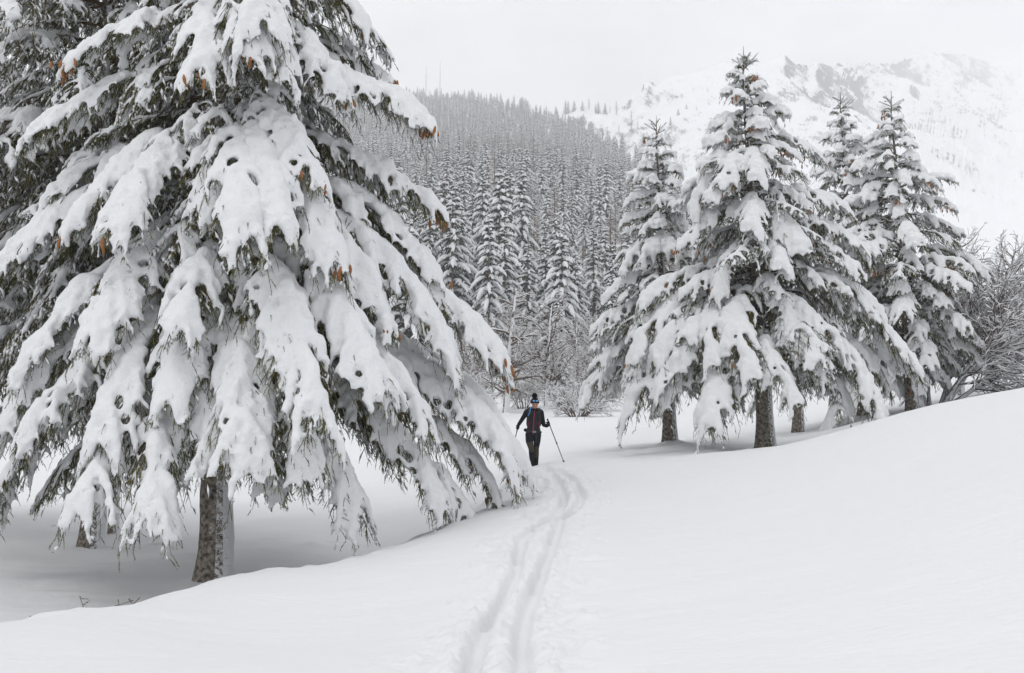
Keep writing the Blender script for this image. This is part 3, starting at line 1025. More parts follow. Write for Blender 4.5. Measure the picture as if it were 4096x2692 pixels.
def spruce(base, H, radius, crown0, seed, label, group, trunk_r, whorl=0.36, droop=(-0.25, 0.35, 0.75), snow=1.0, cones=0, lean=(0, 0), per=5.2, max_cones=0, trunk_seg=40, traced=None, depth=0, full=1.0, tz=0.0):
    """radius: function of height fraction (0 at the crown base, 1 at the top) -> bough reach in metres"""
    rng = np.random.default_rng(seed)
    t = thing('spruce_tree', label, 'tree', tuple(base), group=group)
    link('trunk', trunk_mesh('trunk', H - 0.25, trunk_r, rng, lean, seg=trunk_seg), t)
    for (rx, ry, tx, ty, dy, nc) in (traced or ()):
        rt = zoom_at(rx, ry, depth) - base; tp = zoom_at(tx, ty, depth + dy) - base
        rt = np.array([lean[0] * rt[2] / H, lean[1] * rt[2] / H, rt[2]])
        put_bough_to(t, rt, tp, 1.0, rng, nc)
    z = crown0; total = 0; az0 = rng.random() * 6.28
    while z < H - 0.12:
        f = (z - crown0) / (H - crown0)
        reach = radius(f)
        dr = np.interp(f, [0, 0.5, 0.8, 1.0], [droop[2], droop[1], 0.5 * (droop[0] + droop[1]), droop[0]])
        n = max(3, int(round(per * (0.65 + 0.35 * min(1, reach / 1.5)))))
        az0 += 2.4
        for k in range(n):
            az = az0 + 2 * math.pi * (k + 0.5 * (rng.random() - 0.5)) / n
            Lk = max(0.22, reach * math.sqrt(1 + max(dr, 0) ** 2) * (0.60 + 0.58 * rng.random()))
            zz = z + rng.normal() * 0.08
            if z < tz and math.sin(az) < 0.35:      # the traced boughs stand here: only short inner ones between them
                put_bough(t, (lean[0] * zz / H, lean[1] * zz / H, zz), az, Lk * 0.8, dr * 0.6, 0.5 if rng.random() < 0.75 else 1.0, rng)
                continue
            nc = 0
            if cones and f > 0.18 and total < max_cones and rng.random() < cones and math.sin(az) < 0.5:
                nc = int(rng.integers(3, 8)); total += nc
            put_bough(t, (lean[0] * zz / H, lean[1] * zz / H, zz), az, Lk, dr + rng.normal() * 0.10, (0.5 if (f > 0.93 or rng.random() < 0.1) else snow), rng, nc, 1.0)
        z += whorl * (0.55 + 0.45 * min(1.0, reach / 1.6)) * (0.85 + 0.3 * rng.random())
    # leader: the bare-tipped top shoot and its ring of short side shoots
    ld = Geo()
    sh = [(np.array([0, 0, H - 0.5]), np.array([0.02, 0.0, H + 0.42]), 0.020)]
    for k in range(9):
        a = rng.random() * 6.28; zb = H - 0.25 + 0.45 * rng.random(); ln_ = 0.42 * (1.15 - (zb - H + 0.25) / 0.6)
        sh.append((np.array([0, 0, zb]), np.array([ln_ * math.cos(a), ln_ * math.sin(a), zb + ln_ * (0.35 + 0.4 * rng.random())]), 0.010))
    PL = np.array([[p + (q - p) * u_ for u_ in (0, 0.4, 0.75, 1.0)] for p, q, _ in sh])
    V, F = tubes(PL, np.array([[r_, r_ * 0.8, r_ * 0.5, 0.003] for *_, r_ in sh]), 5); ld.add(V, F, 1)
    v, f_ = spikes(PL, rng, 46, 0.032, 0.007); ld.add(v, f_, 0)
    V, F = tubes(PL[1:] + np.array([0, 0, 0.018]), np.array([[0.004, 0.020, 0.018, 0.003]]).repeat(len(PL) - 1, 0) * (0.5 + rng.random((len(PL) - 1, 1))), 4); ld.add(V, F, 2)
    o = link('leader', ld.mesh('leader', [m_needle, m_twig, m_snow]), t)
    o.location = (lean[0], lean[1], 0)
    return t
# ================================================================== the great spruce on the left
def P23(x, y):      # pixel of a 2380 px wide picture -> pixel of a 1024 px wide picture
    return x * 1024 / 2380, y * 1024 / 2380


T1Y = 15.5
_tb = at(*P23(497, 1352), T1Y)
T1 = np.array([_tb[0], T1Y, gz(_tb[0], T1Y)])
T1_TOP = at(*P23(532, 0), T1Y)
T1H = 14.5
T1_LEAN = (T1_TOP[0] - T1[0]) / (T1_TOP[2] - T1[2])

# root (on the trunk), tip, depth of the tip relative to the trunk, arch, width, snow, thickness, cones
HERO = [
    # right side, from the top down
    (545, 60, 905, 180, 0.9, 0.10, 0.24, 0.8, 0.8, 7), (550, 10, 800, 215, -0.9, 0.16, 0.30, 1, 1.1, 3), (560, 110, 1003, 285, -0.2, 0.10, 0.26, 1, 1.0, 7),
    (540, -110, 848, 40, 0.0, 0.14, 0.30, 1, 1, 8), (540, -60, 615, 45, -2.3, 0.22, 0.34, 1, 1, 3), (540, 0, 588, 115, -2.4, 0.22, 0.26, 1, 1.1, 5), (545, 30, 660, 165, -1.9, 0.2, 0.24, 1, 1, 1),
    (548, 262, 728, 410, -1.9, 0.30, 0.30, 1, 1.15, 6), (560, 290, 1028, 490, 0.6, 0.16, 0.26, 1, 1.0, 7), (560, 310, 775, 595, -1.9, 0.34, 0.28, 1, 1.1, 6),
    (590, 400, 1022, 642, 0.4, 0.26, 0.27, 1, 1.1, 2), (545, 330, 566, 575, -2.9, 0.42, 0.27, 1, 1.15, 0), (550, 335, 655, 525, -2.6, 0.42, 0.24, 1, 1.2, 0),
    (560, 420, 905, 755, -0.9, 0.26, 0.25, 1, 1.05, 2), (560, 430, 1060, 862, -0.2, 0.24, 0.27, 1, 1.15, 3), (560, 475, 1182, 850, 0.5, 0.20, 0.24, 1, 1.1, 10),
    (565, 560, 880, 865, -2.1, 0.34, 0.36, 1, 1.35, 1), (560, 590, 740, 975, -2.9, 0.40, 0.28, 1, 1.2, 1), (550, 640, 700, 850, -2.6, 0.36, 0.28, 1, 1.15, 0),
    (545, 720, 578, 1065, -2.9, 0.42, 0.27, 1, 1.1, 0), (545, 740, 710, 1095, -2.5, 0.38, 0.22, 1, 1, 0), (565, 690, 1190, 1070, 0.2, 0.16, 0.30, 1, 1.15, 2), (560, 700, 1222, 1078, 1.1, 0.24, 0.22, 1, 1.1, 3),
    (560, 810, 1025, 1165, -0.9, 0.22, 0.27, 1, 1, 0), (560, 800, 1155, 1140, 0.6, 0.12, 0.24, 0.8, 0.85, 4), (550, 850, 832, 1195, -1.7, 0.26, 0.27, 0.9, 0.95, 0), (555, 840, 1095, 1192, -0.1, 0.14, 0.24, 0.8, 0.8, 0),
    (560, 640, 985, 980, -1.2, 0.2, 0.26, 1, 1, 0),
    # left side
    (525, 40, 150, 155, -0.8, 0.20, 0.26, 1, 1.1, 7), (530, 10, 465, 165, -2.3, 0.26, 0.30, 1, 1.2, 7), (520, 160, 50, 335, -0.6, 0.12, 0.22, 1, 1.0, 0), (520, 250, 215, 325, 0.6, 0.06, 0.22, 0.5, 0.6, 0),
    (515, 325, 148, 550, -1.3, 0.28, 0.26, 1, 1.2, 2), (520, 330, 250, 535, -2.1, 0.32, 0.29, 1, 1.25, 3), (520, 335, 500, 490, -2.0, 0.30, 0.28, 1, 1.1, 0),
    (500, 400, -30, 640, -0.2, 0.18, 0.26, 1, 1.3, 0), (505, 560, 35, 865, -1.2, 0.22, 0.22, 1, 1.15, 0), (505, 545, 215, 775, -2.2, 0.34, 0.32, 1, 1.3, 0), (510, 580, 430, 760, -2.6, 0.34, 0.28, 1, 1.1, 0),
    (512, 600, 632, 810, -2.0, 0.32, 0.27, 1, 1.05, 0), (500, 640, -10, 1010, -0.9, 0.22, 0.26, 1, 1.2, 0), (500, 700, 55, 1015, -1.7, 0.26, 0.25, 1, 1.2, 0), (500, 690, 235, 1020, -2.6, 0.36, 0.30, 1, 1.3, 0),
    (500, 680, 395, 935, -2.6, 0.36, 0.26, 1, 1.1, 0), (500, 760, 505, 1055, -2.6, 0.36, 0.27, 1, 1.05, 0), (490, 800, -20, 1150, 0.0, 0.16, 0.27, 0.8, 0.9, 0), (495, 830, 330, 1030, -2.2, 0.3, 0.27, 0.9, 1, 0),
    (490, 870, 340, 1190, -3.0, 0.44, 0.34, 1, 1.15, 0), (485, 870, 190, 1160, -2.8, 0.40, 0.32, 1, 1.15, 0), (500, 920, 645, 1150, -1.5, 0.2, 0.27, 0.7, 0.8, 1),
    (490, 890, 100, 1150, 0.5, 0.14, 0.27, 0.6, 0.7, 0), (490, 440, 120, 620, 0.8, 0.16, 0.28, 0.9, 1.1, 0), (500, 500, 250, 640, -1.0, 0.2, 0.28, 0.8, 0.9, 0),
]


def trunk_axis(z):
    return np.array([T1_LEAN * z, 0.0, z])


def build_main():
    tree = thing('spruce_tree', 'huge snow-laden spruce filling the left foreground, its drooping boughs reaching down to the snow', 'tree', tuple(T1), group='large spruces of the meadow')
    link('trunk', trunk_mesh('trunk', T1H, 0.262, np.random.default_rng(3), (T1_LEAN * T1H, 0)), tree)
    jobs = []
    for k, (rx, ry, tx, ty, dy, arch, w, sn, th, nc) in enumerate(HERO):
        rng = np.random.default_rng(300 + k)
        r_ = at(*P23(rx, ry), T1Y) - T1
        P0 = trunk_axis(r_[2]); P2 = at(*P23(tx, ty), T1Y + dy) - T1
        hz = P2 - P0; drop = -hz[2]
        Lh = np.linalg.norm(hz)
        P1 = P0 + hz * 0.66; P1[2] = P0[2] - 0.36 * drop + arch * Lh * 0.62 + 0.05
        G, St, tips = bough_geometry(P0, P1, P2, rng, width=w * (1.18 if dy < -1.5 else 1.0), snow=sn, thick=th * (0.80 if dy < -1.5 else 1.0), dens=0.95, needle=1.0, dust=0.38)
        j = snow_job('snow_load', St, 0.0325, k)
        jobs.append((G, j, tips, nc, P2, rng))
    return tree, jobs


T1_TREE, T1_JOBS = build_main()
_me = melt_snow()
for G, j, tips, nc, P2, rng in T1_JOBS:
    b_ = link('bough', G.mesh('bough', [m_needle, m_twig, m_snow]), T1_TREE)
    link('snow_load', _me[j], b_)
    hang_cones(b_, tips, rng, int(nc * 1.6), 1.2, cluster=P2)


def fill_main():
    """boughs of the great spruce that the front ones half hide, and those on its far side"""
    rng = np.random.default_rng(77)
    z = 2.7
    while z < 13.8:
        reach = np.interp(z, [1.8, 3, 6, 9, 12, 14.5], [2.6, 3.2, 3.3, 2.7, 1.9, 0.5])
        n = 6; a0 = rng.random() * 6.28
        for k in range(n):
            az = a0 + 2 * math.pi * (k + 0.5 * rng.random()) / n
            back = math.sin(az) > 0.1
            Lk = reach * (1.0 if back else 0.55) * (0.8 + 0.3 * rng.random())
            put_bough(T1_TREE, tuple(trunk_axis(z) + np.array([0, 0, rng.normal() * 0.1])), az, Lk, np.interp(z, [2, 4, 8, 13], [0.25, 0.45, 0.5, 0.2]) + rng.normal() * 0.1,
                      1.0 if (back and rng.random() < 0.25) else 0.5, rng)
        z += 0.5


fill_main()
# ================================================================== the other spruces of the meadow
def base_at(px, Y, py=420):
    p = at(px, py, Y)
    return np.array([p[0], Y, gz(p[0], Y)])


def top_height(px, py, Y, base):
    return at(px, py, Y)[2] - base[2]


def prof(*pts):
    xs = [p[0] for p in pts]; ys = [p[1] for p in pts]
    return lambda f: float(np.interp(f, xs, ys))


G_MEADOW = 'large spruces of the meadow'
TALL = [   # root, tip, depth of the tip against the trunk, cones
    (640, 400, 430, 600, -0.5, 6), (640, 390, 560, 515, -1.5, 4), (650, 385, 690, 480, -1.6, 0), (660, 600, 380, 745, -0.6, 8), (670, 565, 665, 668, -1.9, 2),
    (680, 700, 520, 945, -1.4, 4), (690, 710, 772, 815, -1.9, 2), (680, 820, 235, 965, -0.3, 6), (680, 840, 205, 1165, -0.9, 3), (680, 880, 490, 1175, -2.0, 3),
    (690, 880, 640, 1220, -2.6, 1), (690, 920, 300, 1185, -1.3, 2), (690, 1010, 160, 1395, -0.6, 2), (690, 1060, 450, 1440, -2.4, 2), (710, 1060, 815, 1320, -2.7, 1),
    (700, 860, 835, 1120, -1.7, 0), (640, 300, 800, 400, 0.3, 4), (645, 330, 895, 430, 0.6, 3), (660, 500, 880, 600, -0.7, 4), (660, 560, 1000, 620, 0.6, 4),
    (670, 580, 850, 745, -1.7, 4), (680, 690, 1080, 862, -0.5, 8), (670, 600, 1105, 832, 0.4, 6), (690, 800, 1140, 1035, 0.1, 8), (690, 900, 1000, 1135, -1.5, 4),
    (690, 830, 1262, 1220, 0.3, 3), (700, 960, 1165, 1405, -1.2, 3), (700, 1000, 1195, 1295, 0.8, 0), (700, 1080, 620, 1300, -2.0, 0), (700, 960, 930, 1240, -2.0, 0),
    (680, 480, 480, 560, -1.2, 5), (690, 1130, 330, 1340, -1.4, 0), (700, 1150, 1020, 1330, -0.8, 0), (640, 230, 550, 330, -0.4, 6), (640, 240, 700, 330, -0.8, 5),
]
SLIM = [
    (300, 430, 225, 460, -0.2, 3), (310, 440, 390, 480, -0.2, 2), (310, 480, 230, 490, -0.5, 2), (320, 550, 185, 580, -0.3, 2), (320, 560, 300, 590, -1.0, 0), (325, 570, 400, 600, -0.3, 2),
    (325, 620, 160, 665, 0.0, 2), (330, 650, 240, 690, -0.9, 0), (330, 620, 405, 670, -0.4, 0), (335, 720, 160, 845, -0.4, 0), (340, 700, 245, 815, -1.2, 0), (340, 700, 365, 805, -1.3, 0),
    (340, 850, 95, 945, 0.0, 0), (340, 860, 250, 950, -1.2, 0), (345, 960, 45, 1065, 0.2, 0), (345, 1000, 170, 1110, -1.0, 0), (345, 1080, 100, 1210, 0.3, 0), (345, 1130, 10, 1345, -0.4, 0), (345, 1130, 190, 1300, -1.5, 0), (345, 1080, 250, 1150, -1.4, 0),
]
# centre right
b_ = base_at(766, 25.5); H = top_height(743, 62, 25.5, b_)
tx = at(743, 62, 25.5)[0] - b_[0]
spruce(b_, H, prof((0, 2.6), (0.12, 2.75), (0.25, 2.6), (0.4, 2.25), (0.55, 1.85), (0.7, 1.35), (0.82, 0.9), (0.92, 0.55), (1, 0.25)), 2.3, 41,
       'tallest right-hand spruce, full of brown cones, its pale trunk nearest the snow bank', G_MEADOW, 0.235, whorl=0.35, cones=0.42, lean=(tx, 0), max_cones=140, droop=(-0.3, 0.35, 0.6),
       traced=TALL, depth=25.5, tz=7.4)
# behind it on the left
b_ = base_at(671, 28.5); H = top_height(656, 130, 28.5, b_)
tx = at(656, 130, 28.5)[0] - b_[0]
spruce(b_, H, prof((0, 2.2), (0.15, 2.4), (0.35, 1.9), (0.5, 1.45), (0.7, 1.0), (0.85, 0.6), (1, 0.22)), 2.0, 42,
       'slim green spruce at the left of the right-hand clump, with round snow pads', G_MEADOW, 0.20, whorl=0.36, cones=0.16, lean=(tx, 0), max_cones=40, droop=(-0.3, 0.2, 0.4), per=4.6,
       traced=SLIM, depth=28.5, tz=6.6)
# trunk between, crown hidden by the tall one
b_ = base_at(799, 33)
spruce(b_, 8.6, prof((0, 1.9), (0.3, 1.5), (1, 0.2)), 2.6, 43, 'spruce hidden behind the tallest right-hand one, only its dark trunk standing clear', G_MEADOW, 0.19, whorl=0.6, per=4)
# right pair
b_ = base_at(864, 34.5); H = top_height(840, 103, 34.5, b_)
tx = at(840, 103, 34.5)[0] - b_[0]
spruce(b_, H, prof((0, 2.6), (0.2, 2.5), (0.4, 2.1), (0.6, 1.45), (0.8, 0.9), (1, 0.25)), 1.6, 44,
       'pointed spruce rising just behind the tallest right-hand one, its lower half hidden', G_MEADOW, 0.2, whorl=0.40, cones=0.2, lean=(tx, 0), max_cones=50, droop=(-0.3, 0.3, 0.6), per=5.0)
b_ = base_at(913, 33); H = top_height(891, 103, 33, b_)
tx = at(891, 103, 33)[0] - b_[0]
spruce(b_, H, prof((0, 2.0), (0.12, 2.5), (0.3, 2.7), (0.45, 2.1), (0.65, 1.45), (0.82, 0.9), (1, 0.25)), 2.7, 45,
       'rightmost tall spruce, standing beside the bare many-stemmed shrub', G_MEADOW, 0.19, whorl=0.40, cones=0.22, lean=(tx, 0), max_cones=70, droop=(-0.3, 0.3, 0.42), per=5.0)
# behind the great spruce on the left
b_ = base_at(96, 18.8)
spruce(b_, 15.5, prof((0, 3.2), (0.2, 3.6), (0.5, 3.0), (0.75, 2.0), (1, 0.3)), 3.9, 46,
       'dark spruce behind the great one, its thick trunk half hidden by a low snowy bough', G_MEADOW, 0.22, whorl=0.50, snow=0.5, droop=(-0.1, 0.45, 0.45), per=6)
b_ = base_at(117, 20.6)
spruce(b_, 12.5, prof((0, 2.6), (0.5, 2.1), (1, 0.3)), 3.4, 47, 'thin-stemmed spruce close behind the dark one at the far left', G_MEADOW, 0.10, whorl=0.62, snow=0.5, droop=(-0.1, 0.4, 0.4), per=5)
b_ = base_at(-40, 22.5)
spruce(b_, 15.0, prof((0, 3.6), (0.5, 3.0), (1, 0.3)), 4.2, 48, 'dark spruce at the left border of the picture, its trunk out of sight', G_MEADOW, 0.2, whorl=0.55, snow=0.5, droop=(-0.1, 0.4, 0.4), per=6)
# ================================================================== the forest on the hill
def forest_spruce_mesh(seed, H=17.0, Rm=2.7, fat=1.0):
    rng = np.random.default_rng(seed)
    G = Geo()
    V, F = tubes(np.array([[[0, 0, -1.0], [0.05, 0, H * 0.4], [0, 0.05, H * 0.97]]]), np.array([[0.26, 0.17, 0.02]]), 6)
    G.add(V, F, 1)
    P0 = []; D = []; LL = []; DR = []
    z = 1.3
    while z < H - 0.15:
        f = z / H
        r = Rm * (1 - f) ** 0.82 * (0.9 + 0.2 * rng.random()) + 0.12
        if f < 0.12: r *= 0.75
        n = 7 if r > 1.4 else (6 if r > 0.7 else 4)
        a0 = rng.random() * 6.28
        for k in range(n):
            a = a0 + 6.28 * (k + 0.4 * rng.random()) / n
            P0.append((0, 0, z + rng.normal() * 0.16)); D.append((math.cos(a), math.sin(a), 0)); LL.append(r * (0.5 + 0.62 * rng.random())); DR.append(np.interp(f, [0, 0.6, 1], [0.75, 0.55, 0.0]) + rng.normal() * 0.12)
        z += (0.36 + 0.56 * min(1, r / 1.8)) * (0.85 + 0.3 * rng.random())
    P0 = np.array(P0); D = np.array(D); LL = np.array(LL); DR = np.array(DR); N = len(P0)
    K = 6; u = np.linspace(0, 1, K)
    A = P0[:, None] + LL[:, None, None] * (D[:, None] * u[None, :, None]) + np.array([0, 0, 1.0]) * (LL[:, None] * (0.25 * u * (1 - u) * 1.6 - DR[:, None] * u ** 1.4))[..., None]
    S = np.cross(D, np.array([0, 0, 1.0]))
    # green blades hanging off the bough
    nb = 14
    ub = rng.random((N, nb)) ** 0.8
    fb = ub * (K - 1.001); ib = fb.astype(int); qb = (fb - ib)[..., None]; ar = np.arange(N)[:, None]
    B = A[ar, ib] * (1 - qb) + A[ar, ib + 1] * qb
    sg = rng.choice([-1, 1], (N, nb))[..., None]
    dd = unit(D[:, None] * 0.55 + S[:, None] * sg * 0.8 * rng.random((N, nb, 1)) + np.array([0, 0, -0.75]) + rng.normal(size=(N, nb, 3)) * 0.15)
    lb = (LL[:, None] * 0.38 * (1.15 - 0.6 * ub) * (0.6 + 0.6 * rng.random((N, nb))) + 0.08)[..., None]
    wv = unit(np.cross(dd, rng.normal(size=(N, nb, 3)))) * (0.06 + 0.05 * lb)
    T4 = np.stack([B - wv, B + wv, B + dd * lb], 2).reshape(-1, 3)
    G.add(T4, np.arange(len(T4)).reshape(-1, 3), 0)
    # snow on the bough: lumpy tube and side fingers
    keep = rng.random(N) < 0.76
    An = A[keep]; r_ = (0.06 + 0.055 * np.clip(LL[keep], 0, 2.2)) * fat
    pr = np.array([0.2, 0.6, 0.95, 1.1, 0.9, 0.05])[None] * (0.75 + 0.5 * rng.random((len(An), K)))
    rad = r_[:, None] * pr
    V, F = tubes(An + np.array([0, 0, 1.0]) * (rad * 0.7)[..., None], rad, 5)
    G.add(V, F, 2)
    nf = 4
    uf = 0.25 + 0.7 * rng.random((len(An), nf)); ff = uf * (K - 1.001); i_ = ff.astype(int); q_ = (ff - i_)[..., None]; ar = np.arange(len(An))[:, None]
    B = An[ar, i_] * (1 - q_) + An[ar, i_ + 1] * q_
    sg = rng.choice([-1, 1], (len(An), nf))[..., None]
    dd = unit(D[keep][:, None] * 0.7 + S[keep][:, None] * sg * 0.9 + np.array([0, 0, -0.45]))
    lf = (LL[keep][:, None] * 0.30 * (1.2 - 0.7 * uf))[..., None]
    Pf = B[:, :, None] + (dd * lf)[:, :, None] * np.array([0, 0.5, 1.0])[None, None, :, None]
    Pf = Pf.reshape(-1, 3, 3); rf = np.repeat(r_, nf)[:, None] * np.array([0.6, 0.55, 0.06])[None]
    V, F = tubes(Pf + np.array([0, 0, 1.0]) * (rf * 0.6)[..., None], rf, 4)
    G.add(V, F, 2)
    return G.mesh('forest_spruce', [m_fneedle, m_larch, m_snow])


def forest_larch_mesh(seed, H=17.0, Rm=3.0):
    rng = np.random.default_rng(seed)
    G = Geo()
    V, F = tubes(np.array([[[0, 0, -1.0], [0.05, 0.05, H * 0.5], [0, 0, H]]]), np.array([[0.22, 0.14, 0.015]]), 6)
    G.add(V, F, 0)
    N = 150
    z = 2.0 + (H - 2.3) * rng.random(N) ** 0.9
    r = Rm * (1 - z / H) ** 0.7 * (0.6 + 0.5 * rng.random(N)) + 0.25
    a = rng.random(N) * 6.28
    D = np.stack([np.cos(a), np.sin(a), np.zeros(N)], 1)
    K = 5; u = np.linspace(0, 1, K)
    A = np.stack([np.zeros(N), np.zeros(N), z], 1)[:, None] + r[:, None, None] * (D[:, None] * u[None, :, None]) + np.array([0, 0, 1.0]) * (r[:, None] * (0.25 * u - 0.45 * u ** 2)[None])[..., None]
    A += rng.normal(size=A.shape) * 0.04
    V, F = tubes(A, np.array([0.035, 0.028, 0.02, 0.014, 0.006])[None].repeat(N, 0), 3); G.add(V, F, 0)
    on = rng.random(N) < 0.8
    V, F = tubes(A[on] + np.array([0, 0, 0.035]), np.array([0.01, 0.045, 0.05, 0.04, 0.01])[None].repeat(on.sum(), 0), 4); G.add(V, F, 1)
    nt = 10
    ut = 0.2 + 0.8 * rng.random((N, nt)); ft = ut * (K - 1.001); it = ft.astype(int); qt = (ft - it)[..., None]; ar = np.arange(N)[:, None]
    B = A[ar, it] * (1 - qt) + A[ar, it + 1] * qt
    dd = unit(D[:, None] * 0.4 + rng.normal(size=(N, nt, 3)) * 0.6 + np.array([0, 0, -0.55]))
    lt = (0.25 + 0.35 * rng.random((N, nt, 1)))
    wv = unit(np.cross(dd, rng.normal(size=(N, nt, 3)))) * 0.02
    T4 = np.stack([B - wv, B + wv, B + dd * lt], 2).reshape(-1, 3)
    G.add(T4, np.arange(len(T4)).reshape(-1, 3), 0)
    return G.mesh('forest_larch', [m_larch, m_snow])


FOREST = [forest_spruce_mesh(500 + k, 17.0, (4.0, 4.7, 3.4, 5.0, 4.3)[k], (1.25, 1.4, 1.15, 1.35, 1.25)[k]) for k in range(5)]
LARCH = [forest_larch_mesh(520), forest_larch_mesh(521, 16, 2.6)]
FKIND = FOREST + LARCH


def hill_z(x, y):
    """height of the hill under (x, y), and how far up it that is"""
    px = 512 + F_PX * x / y
    Yr = np.interp(px, _hx, _hY); Yb = np.interp(px, [-420, 300, 600, 760, 900], [100, 104, 104, 112, 118])
    v = (y - Yb) / (Yr - Yb)
    return hill_point(px, v)[2], v, px


def make_forest():
    rng = np.random.default_rng(17)
    sp = 7.6
    xs = np.arange(-520, 190, sp); ys = np.arange(104, 1400, sp)
    X, Y = np.meshgrid(xs, ys)
    X = (X + rng.random(X.shape) * sp * 0.95).ravel(); Y = (Y + rng.random(Y.shape) * sp * 0.95).ravel()
    Z, v, px = hill_z(X, Y)
    ok = (v > 0.004) & (v < 1.03) & (px > 230) & (px < 840)
    # the edge of the wood is ragged, and there are thin places
    ok &= (v > 0.02) | (rng.random(len(X)) < 0.6)
    ok &= ~((np.abs(px - 530) < 16) & (Y < 135))
    ok &= rng.random(len(X)) < 0.97 - 0.35 * smooth01((fbm2(X * 0.02, Y * 0.02, 110, 2) - 0.22) / 0.2)
    X, Y, Z, px = X[ok], Y[ok], Z[ok], px[ok]
    n = len(X)
    larchy = smooth01((fbm2(X * 0.013 + 7, Y * 0.011, 120, 3) + 0.02) / 0.3)
    kind = np.where(rng.random(n) < 0.05 + 0.55 * larchy * (Y > 160), rng.integers(5, 7, n), rng.integers(0, 5, n))
    sc = np.interp(Y, [100, 200, 500, 1300], [1.0, 0.92, 0.85, 0.8]) * (0.52 + 0.95 * rng.random(n) ** 1.3)
    rot = rng.random(n) * 6.28
    # front row as in the photograph: (pixel of the top, depth, kind)
    front = [(465, 204, 112, 0, 'tall front-row spruce at the left of the wood edge, its tip level with the great spruce cones'), (489, 214, 116, 1, 'broad front-row spruce directly left of and above the lone birch'),
             (505, 207, 124, 2, 'narrow front-row spruce rising right behind the lone birch'), (528, 236, 118, 2, 'slender front-row spruce between the lone birch and the bare young tree'),
             (562, 222, 113, 3, 'broadest front-row spruce, standing straight above the bare young tree'), (580, 246, 108, 4, 'front-row spruce just right of the broadest one, a head lower'),
             (598, 216, 118, 1, 'tall front-row spruce halfway between the broadest one and the slim meadow spruce'), (613, 238, 120, 2, 'front-row spruce touching the outline of the slim meadow spruce'),
             (559, 286, 96, 2, 'small pointed spruce in front of the broadest front-row one'), (612, 268, 104, 4, 'low spruce peeping out beside the boughs of the slim meadow spruce'),
             (447, 214, 106, 5, 'bare grey larch at the wood edge beside the boughs of the great spruce'), (430, 230, 104, 0, 'front-row spruce partly covered by the right-hand bough tips of the great spruce'),
             (410, 215, 108, 3, 'front-row spruce mostly hidden behind the right side of the great spruce'), (545, 234, 128, 0, 'second-row spruce seen in the gap left of the broadest front-row one'),
             (628, 230, 112, 0, 'front-row spruce glimpsed through the crown of the slim meadow spruce')]
    special = {}
    for tx, ty, Yd, kd, lab in front:
        p = at(tx, ty, Yd)
        g = float(hill_z(np.array([p[0]]), np.array([Yd]))[0][0]) if Yd > 104 else gz(p[0], Yd)
        near = (np.abs(X - p[0]) < 3.2) & (np.abs(Y - Yd) < 5)
        X, Y, Z, px, kind, sc, rot = [q[~near] for q in (X, Y, Z, px, kind, sc, rot)]
        X = np.append(X, p[0]); Y = np.append(Y, Yd); Z = np.append(Z, g); px = np.append(px, tx); kind = np.append(kind, kd); sc = np.append(sc, (p[2] - g) / 17.0); rot = np.append(rot, rng.random() * 6); special[round(float(p[0]), 3)] = lab
    inview = (px > 380) & (px < 660)
    order = np.argsort(np.where(inview, Y, Y + 5000))
    first = order[:290]; rest = order[290:]
    objs = []
    for i in first:
        lar = kind[i] >= 5
        o = link('forest_larch' if lar else 'forest_spruce', FKIND[kind[i]])
        o.location = (X[i], Y[i], Z[i] - 0.3); o.rotation_euler = (0, 0, rot[i]); o.scale = (sc[i] * (0.9 + 0.35 * rng.random()),) * 2 + (sc[i],)
        tag(o, 'bare grey-brown larch standing among the snowy spruces of the hillside wood' if lar else 'snowy dark spruce in the wood that covers the hillside', 'tree',
            'bare larches of the hillside wood' if lar else 'spruces of the hillside wood')
        if round(float(X[i]), 3) in special:
            o['label'] = special[round(float(X[i]), 3)]
        objs.append((kind[i], o))
    src = {}
    for k, o in objs:
        src.setdefault(int(k), o)
    for k in range(7):
        if k not in src:
            o = link('forest_spruce', FKIND[k]); p = at(560, 200, 400); o.location = (p[0], 400, float(hill_z(np.array([p[0]]), np.array([400.0]))[0][0])); src[k] = o
            tag(o, 'snowy dark spruce in the wood that covers the hillside', 'tree', 'spruces of the hillside wood')
    # the rest of the wood reads as one mass
    me = bpy.data.meshes.new('hillside_wood')
    me.vertices.add(len(rest))
    me.vertices.foreach_set('co', np.stack([X[rest], Y[rest], Z[rest] - 0.3], 1).astype(np.float32).ravel())
    for nm, dt, arr in (('kind', 'INT', kind[rest].astype(np.int32)), ('size', 'FLOAT', sc[rest].astype(np.float32)), ('turn', 'FLOAT', rot[rest].astype(np.float32))):
        at_ = me.attributes.new(nm, dt, 'POINT'); at_.data.foreach_set('value', arr)
    o = link('hillside_wood', me); o['kind'] = 'stuff'
    ng = bpy.data.node_groups.new('wood', 'GeometryNodeTree')
    ng.interface.new_socket('Geometry', in_out='INPUT', socket_type='NodeSocketGeometry')
    ng.interface.new_socket('Geometry', in_out='OUTPUT', socket_type='NodeSocketGeometry')
    N = ng.nodes.new; Lk = ng.links.new
    gi = N('NodeGroupInput'); go = N('NodeGroupOutput'); iop = N('GeometryNodeInstanceOnPoints'); gti = N('GeometryNodeGeometryToInstance')
    for k in range(6, -1, -1):      # a multi-input socket lists the last link first
        oi = N('GeometryNodeObjectInfo'); oi.transform_space = 'ORIGINAL'; oi.inputs['Object'].default_value = src[k]
        oi.inputs['As Instance'].default_value = True
        if k == 6:
            jn = N('GeometryNodeJoinGeometry')
        Lk(oi.outputs['Geometry'], jn.inputs['Geometry'])
    Lk(gi.outputs[0], iop.inputs['Points']); Lk(jn.outputs['Geometry'], iop.inputs['Instance'])
    iop.inputs['Pick Instance'].default_value = True
    na = {}
